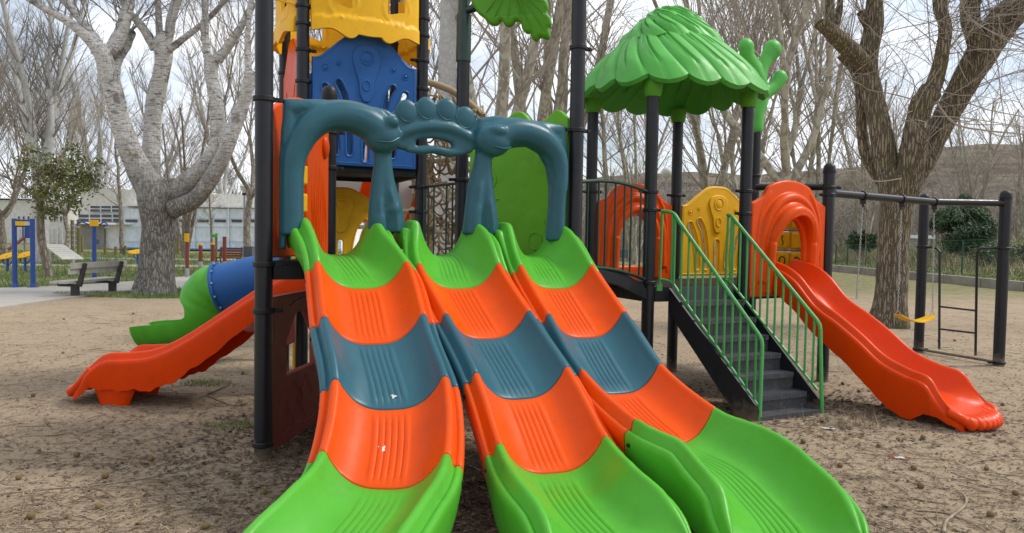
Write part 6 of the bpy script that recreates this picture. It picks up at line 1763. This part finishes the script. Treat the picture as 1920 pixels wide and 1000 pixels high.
# wooden bars (wall bars) and ramp, little slide far left
M['timber'] = paint('greenish_timber', (.17, .155, .07), rough=.9, chips=False, spec=.1)
g0, g1 = G(136, 476), G(148, 479)
wb = thing('climbing_bars', 'two timber posts with thin horizontal climbing bars by the forked tree', 'climbing bars', tuple((g0+g1)/2))
for g_ in (g0, g1): MB().tube([(g_.x, g_.y, -.05), (g_.x, g_.y, 1.9)], .09, 10).build('post', M['timber'], wb)
g2 = G(126, 474)
for k in range(6): MB().tube([(g2.x, g2.y, .5+k*.27), (g1.x, g1.y, .5+k*.27)], .018, 6).build('bar', M['steel'], wb)
q0_, q1_ = P(100, 459, 31), P(138, 487, 29)
rp_ = thing('plank_ramp', 'sloping plank ramp of an exercise trail lying on the grass', 'ramp', (q1_.x, q1_.y, 0))
for k in range(8):
    a_ = q0_.lerp(q1_, k/8); b_ = q0_.lerp(q1_, (k+.85)/8); mb = MB(); mb.bar(a_, b_, .75, .04); mb.build('plank', M['benchc'], rp_)
for q in (q0_, q1_): MB().tube([q, Vector((q.x, q.y, 0))], .04, 8).build('leg', M['steel'], rp_)
# row of timber trail posts
tg = 'short timber posts in the grass'
post_lab = {326: 'olive timber post touching the right side of the big pale poplar', 330: 'middle one of three tall timber posts right of the big poplar', 334: 'rightmost of three tall timber posts right of the big poplar', 154: 'timber post right behind the climbing bars', 197: 'low timber stub left of the slim tree before the hall', 217: 'low timber stub directly beside the slim tree before the hall', 235: 'low timber stub right of the slim tree before the hall'}
for px, yb, yt in ((326, 480, 441), (330, 478, 430), (334, 478, 431), (154, 476, 447), (197, 479, 466), (217, 479, 465), (235, 479, 463)):
    g_ = G(px, yb); h_ = EYE+(430-yt)*g_.y/F
    o_ = tag(MB().tube([(0, 0, -.05), (0, 0, h_*.97), (0, 0, h_)], [.075, .075, .06], 10).build('timber_post', M['timber']), post_lab[px], 'post', tg); o_.location = g_
g_ = G(401, 500); o_ = thing('trail_sign', 'timber post with small green arrow board among the red fitness posts', 'sign', tuple(g_)); zt_ = EYE+(431-443)*g_.y/F
MB().tube([(g_.x+.1, g_.y, 0), (g_.x+.1, g_.y, max(1.1, zt_+.1))], .05, 10).build('post', M['timber'], o_); MB().box((g_.x+.03, g_.y-.06, zt_), (.26, .03, .12)).build('arrow_board', M['green'], o_)
# red slatted bench
g_ = G(431, 503); rb_ = thing('slatted_bench', 'red-brown slatted bench beside the litter bin', 'bench', tuple(g_)); M['redwood'] = paint('red_stained_wood', (.16, .035, .022), rough=.6, chips=False)
for k in range(4): MB().bar(Vector((g_.x-.45, g_.y+.1+.02*k, .48+k*.095)), Vector((g_.x+.45, g_.y+.1+.02*k, .48+k*.095)), .03, .07).build('back_slat', M['redwood'], rb_)
for k in range(4): MB().bar(Vector((g_.x-.45, g_.y-.35+.11*k, .42)), Vector((g_.x+.45, g_.y-.35+.11*k, .42)), .09, .03).build('seat_slat', M['redwood'], rb_)
for s_ in (-.4, .4):
    mb = MB(); mb.tube(crom([Vector((g_.x+s_, g_.y-.35, 0)), Vector((g_.x+s_, g_.y-.33, .4)), Vector((g_.x+s_, g_.y+.08, .4)), Vector((g_.x+s_, g_.y+.18, .84))], 4), .022, 6); mb.build('frame', M['benchd'], rb_)
    MB().tube([Vector((g_.x+s_, g_.y+.06, .42)), Vector((g_.x+s_, g_.y+.16, 0))], .022, 6).build('leg', M['benchd'], rb_)
# lamps, bins
def lamp(px, yb, ytop, label, globe=True, Y=None):
    g_ = G(px, yb) if Y is None else Vector((P(px, 440, Y).x, Y, gz(P(px, 440, Y).x, Y))); zt_ = P(px, ytop, g_.y).z
    o_ = thing('street_lamp', label, 'street lamp', tuple(g_)); MB().tube([g_, (g_.x, g_.y, zt_)], [.06, .045], 12).build('pole', M['steel'], o_)
    if globe: MB().ball((g_.x, g_.y, zt_+.22), .25, 18).build('globe', M['white'], o_, 180)
    else:
        h = MB().tube([(g_.x, g_.y, zt_), (g_.x, g_.y, zt_+.06), (g_.x, g_.y, zt_+.30), (g_.x, g_.y, zt_+.42)], [.09, .10, .22, .03], 14).build('lantern', M['white'], o_, 40); MB().tube([(g_.x, g_.y, zt_-.1), (g_.x, g_.y, zt_)], .10, 12).build('collar', M['black'], h)
    return o_
lamp(458, 492, 362, 'grey lamp post with white conical lantern left of the tall black post', False)
lamp(1247, 500, 333, 'lamp with round white globe behind the leaf roofed platform', True, 34)
def bin_(px, py0, py1, Y, label, w_=.34):
    a = P(px, py0, Y); b_ = P(px, py1, Y); o_ = thing('litter_bin', label, 'litter bin', (a.x, Y, 0))
    MB().box((a.x, Y, (a.z+b_.z)/2), (w_, .3, a.z-b_.z)).build('bucket', paint('grey_bin', (.09, .10, .12), rough=.5, chips=False), o_); MB().tube([(a.x-w_/2-.05, Y, 0), (a.x-w_/2-.05, Y, a.z+.1)], .03, 8).build('post', M['steel'], o_)
bin_(467, 462, 482, 30, 'grey litter bin on the lamp post side of the red bench'); bin_(184, 449, 458, 44, 'small dark bin on a post near the concrete wall', .3); bin_(1170, 468, 484, 26, 'dark bin glimpsed through the orange arch panel', .26)
# tiny slide structure far left
q = P(42, 447, 33); o_ = thing('small_slide', 'small red chute with blue side panel behind the blue pull frame', 'slide', (q.x, 33, 0))
MB().bar(P(16, 468, 32.6), P(45, 446, 33), .45, .08).build('chute', M['redwood'], o_); MB().box(P(53, 436, 33), (.5, .06, .5)).build('side_panel', M['bluepaint'], o_)
for x in (46, 59): MB().tube([P(x, 425, 33), Vector((P(x, 425, 33).x, 33, 0))], .04, 8).build('post', M['steel'], o_)

# ================================================================ LITTER ON THE GROUND
def spot(near=True):
    while True:
        px = rng.uniform(-60, 1980); py = 1040-455*rng.random()**1.0
        q = G(px, py)
        if q.y < 22 and not inpath(q.x, q.y): return q
TS = TubeSet(); r = np.random.default_rng(55)
for i in range(3400):
    q = spot(); L_ = r.uniform(.04, .30)*(1 if r.random() < .9 else 2.2); a = r.uniform(0, 6.28); n = 4
    pts = []; x, y = q.x, q.y; z0_ = gz(x, y)
    for k in range(n+1):
        pts.append((x, y, gz(x, y)+.004+r.uniform(0, .008))); a += r.normal(0, .28); x += math.cos(a)*L_/n; y += math.sin(a)*L_/n
    rr = r.uniform(.0012, .0035); TS.add(np.array(pts), np.linspace(rr, rr*.6, n+1), 3)
me = TS.me(); me.materials.append(leafmat('dead_twigs', (.28, .215, .145), (.13, .092, .060), .9, 3.)); o = bpy.data.objects.new('twig_litter', me); COL.objects.link(o); o['kind'] = 'stuff'
TS = TubeSet()
for i in range(3200):
    q = spot(); L_ = r.uniform(.02, .12); a = r.uniform(0, 6.28); n = 3; pts = []; x, y = q.x, q.y
    for k in range(n+1):
        pts.append((x, y, gz(x, y)+.006+r.uniform(0, .010))); a += r.normal(0, .35); x += math.cos(a)*L_/n; y += math.sin(a)*L_/n
    rr = r.uniform(.0010, .0030); TS.add(np.array(pts), np.linspace(rr, rr*.6, n+1), 3)
me = TS.me(); me.materials.append(leafmat('pale_straw', (.50, .42, .30), (.33, .25, .16), .9, 3.)); o = bpy.data.objects.new('straw_litter', me); COL.objects.link(o); o['kind'] = 'stuff'
V_, F_ = [], []
for i in range(20000):
    q = spot(); s_ = r.uniform(.005, .020)*(.75+q.y*.03); a = r.uniform(0, 6.28); z = gz(q.x, q.y)+.003; e = Vector((math.cos(a), math.sin(a), 0)); f_ = Vector((-e.y, e.x, 0))
    k = len(V_); V_ += [q*1+Vector((0, 0, z))-e*s_, Vector((q.x, q.y, z+r.uniform(0, .010)))+f_*s_*.5, Vector((q.x, q.y, z+r.uniform(.0, .012)))+e*s_, Vector((q.x, q.y, z))-f_*s_*.5]; F_ += [(k, k+1, k+2), (k, k+2, k+3)]
o = obj('leaf_debris', mesh(V_, F_, None), leafmat('dead_leaf_bits', (.33, .24, .15), (.13, .085, .052), .9, 9.), kind='stuff')
V_, F_ = [], []; dm = MB()
for i in range(7000):
    ar_ = rng.random()
    if ar_ < .45: x, y = rng.gauss(.2, .9), rng.gauss(4.6, .8)
    elif ar_ < .75: x, y = rng.gauss(2.6, .9), rng.gauss(6.6, .6)
    else: x, y = rng.gauss(-1.6, .5), rng.gauss(5.4, .7)
    s_ = rng.uniform(.012, .035); a = rng.random()*6.28; z = gz(x, y)+.004; e = Vector((math.cos(a), math.sin(a), rng.uniform(-.2, .5))); f_ = Vector((-math.sin(a), math.cos(a), rng.uniform(-.3, .5))); c0 = Vector((x, y, z+.006))
    k = len(V_); V_ += [c0-e*s_*.8, c0+f_*s_*.6, c0+e*s_, c0-f_*s_*.3]; F_ += [(k, k+1, k+2), (k, k+2, k+3)]
for v in V_: v.z = max(v.z, .002)
obj('dead_leaves', mesh(V_, F_, None), leafmat('brown_dead_leaves', (.13, .085, .050), (.055, .034, .024), .9, 9.), kind='stuff')
# weeds near the posts
for px, py in ((770//2, 720), (440, 800), (1310, 800)):
    g_ = G(px, py); blades('grass', 500, tuft(g_.x, g_.y, .25, .15), M['grass'], (.02, .05), .003)
g_ = G(1500, 792); blades('grass', 40, tuft(g_.x-.05, g_.y+.12, .15, .08), M['dry'], (.05, .14), .0015)
g_ = G(1600, 800); blades('grass', 160, tuft(g_.x, g_.y, .25, .12), M['dry'], (.06, .16), .002)
# seed balls
def ballmesh(sd):
    mb = MB(); mb.ball((0, 0, 0), 1, 16); mb.v = [tuple(Vector(v)*(1+.07*noise.noise(Vector(v)*3+Vector((sd, 0, 0)))+.05*noise.noise(Vector(v)*9))) for v in mb.v]; return mb.me(180)
bms = [ballmesh(k) for k in range(4)]; mball = leafmat('seed_ball', (.20, .135, .045), (.11, .075, .03), .9, 60.)
for b_ in bms: b_.materials.append(mball)
balls = [(144, 858), (197, 896), (283, 867), (437, 897), (494, 928), (58, 972), (185, 955), (62, 745), (118, 664), (330, 668), (281, 702), (386, 996), (455, 703), (1575, 877), (1713, 881), (1726, 917), (1857, 970), (1684, 826), (1731, 824), (1506, 831), (1904, 930), (1648, 836), (1611, 735), (1580, 722), (1655, 762), (1725, 726), (1880, 760), (890, 905), (863, 970), (35, 900), (1560, 650), (1480, 700), (1790, 640), (1345, 702), (250, 590), (120, 600), (1850, 880)]
ball_where = ['brown seed ball by itself nearest the left edge of the bare sand', 'brown seed ball second from the left in the near row', 'brown seed ball third from the left in the near row', 'seed ball left of the foot of the tallest left post',
 'seed ball right below the foot of the tallest left post', 'seed ball in the very corner before the long left twig', 'seed ball just below the long thin left twig', 'seed ball far left in front of the left wavy slide toe', 'seed ball behind the toe of the left wavy slide', 'seed ball in the shade under the left wavy slide', 'seed ball at the near side under the left wavy slide', 'seed ball at the bottom edge near the left green exit', 'seed ball on the sand between left wavy slide and black post',
 'seed ball beside the right green exit, closest to it', 'seed ball under the red and white wrapper', 'seed ball between the wrapper and the hooked stick', 'seed ball far right beside the hooked stick', 'left one of two seed balls above the wrapper', 'right one of two seed balls above the wrapper', 'seed ball right of the staircase foot beyond the paper scrap', 'seed ball at the right edge of the near sand',
 'seed ball between the paper scrap and the wavy slide toe', 'seed ball beneath the right wavy slide, nearer its toe', 'seed ball beneath the right wavy slide, nearer the stairs', 'seed ball close behind the toe of the right wavy slide', 'seed ball in front of the swing ladder', 'seed ball at the right edge below the swing frame post', 'seed ball between the left and middle lanes, upper one', 'seed ball between the left and middle lanes, lower one', 'seed ball at the left edge above the long twig',
 'seed ball on the far sand behind the right wavy slide', 'seed ball beyond the staircase on the right', 'seed ball near the fissured tree and the swing', 'seed ball left of the staircase under the deck', 'seed ball near the green chute end of the tube slide', 'seed ball near the concrete path at the left', 'seed ball just above the bent pale twig at the right']
for i, (px, py) in enumerate(balls):
    g_ = G(px, py); s_ = rng.uniform(.016, .021)
    o = bpy.data.objects.new('seed_ball', bms[i % 4]); COL.objects.link(o); o.location = (g_.x, g_.y, gz(g_.x, g_.y)+s_*.8); o.scale = (s_,)*3; o.rotation_euler = (rng.random()*6, rng.random()*6, 0)
    tag(o, ball_where[i]+' on the ground', 'seed ball', 'seed balls fallen on the ground')
# larger fallen sticks
sticks = [([(0, 928), (95, 918), (200, 908), (300, 893), (345, 868)], .005, 'long thin brown twig curving along the sand at the left edge'), ([(0, 905), (35, 875), (45, 862)], .004, 'short bent twig at the far left edge of the sand'),
 ([(360, 750), (400, 735), (430, 722)], .010, 'pale broken stick in the shadow of the left orange slide'), ([(390, 742), (440, 760), (470, 752)], .006, 'dark forked stick beside the pale one under the left orange slide'),
 ([(1770, 1000), (1775, 978), (1800, 960), (1812, 945), (1805, 930), (1790, 925)], .009, 'thick pale hooked stick at the bottom right of the ground'), ([(1716, 958), (1780, 965), (1850, 998)], .006, 'straight brown stick lying left of the hooked stick'),
 ([(1762, 905), (1775, 880), (1770, 872)], .005, 'short pale forked twig left of the long bent twig'), ([(1775, 880), (1800, 893), (1832, 905)], .004, 'bent pale twig running right from the forked twig'),
 ([(1708, 935), (1740, 942), (1780, 948)], .005, 'dark straight twig above the brown stick'), ([(20, 1000), (60, 960), (100, 930)], .004, 'thin twig at the lower left corner'), ([(1790, 745), (1815, 738)], .008, 'small pale stick right of the wavy slide')]
mstk = leafmat('bare_stick', (.30, .245, .175), (.19, .145, .10), .85, 8.)
for pts, rr, lab in sticks:
    w3 = [G(x, y) for x, y in pts]; w3 = [Vector((p.x, p.y, gz(p.x, p.y)+rr*1.1)) for p in w3]; c_ = crom(w3, 5) if len(w3) > 2 else w3
    mb = MB(); mb.tube(c_, list(np.linspace(rr, rr*.6, len(c_))), 7); o = mb.build('stick', mstk); tag(o, lab, 'stick'); recenter(o)
def scrap(px, py, pts, col, name, label, cat, second=None):
    g_ = G(px, py); V_, F_ = [], []; n = 8
    for i in range(n+1):
        for j in range(4):
            x, y = pts[0]*(i/n-.5), pts[1]*(j/3-.5); V_.append(Vector((x, y, .010+.012*abs(noise.noise(Vector((x*40, y*40, px)))))))
    for i in range(n):
        for j in range(3): F_.append((i*4+j, i*4+4+j, i*4+5+j, i*4+1+j))
    me = mesh(V_, F_, 60); me.materials.append(paint(name+'_foil', col, rough=.4, chips=False))
    if second:
        me.materials.append(paint(name+'_print', second, rough=.4, chips=False))
        for f in me.polygons: f.material_index = 1 if abs(f.center.x) < pts[0]*.2 else 0
    o = bpy.data.objects.new(name, me); COL.objects.link(o); o.location = (g_.x, g_.y, gz(g_.x, g_.y)); o.rotation_euler = (0, 0, -.3); tag(o, label, cat)
scrap(1687, 860, (.12, .035), (.45, .02, .03), 'sweet_wrapper', 'crumpled red and white sweet wrapper on the ground', 'wrapper', (.6, .6, .6)); scrap(1553, 807, (.09, .05), (.6, .6, .62), 'paper_scrap', 'small crumpled white paper scrap right of the staircase foot', 'paper')
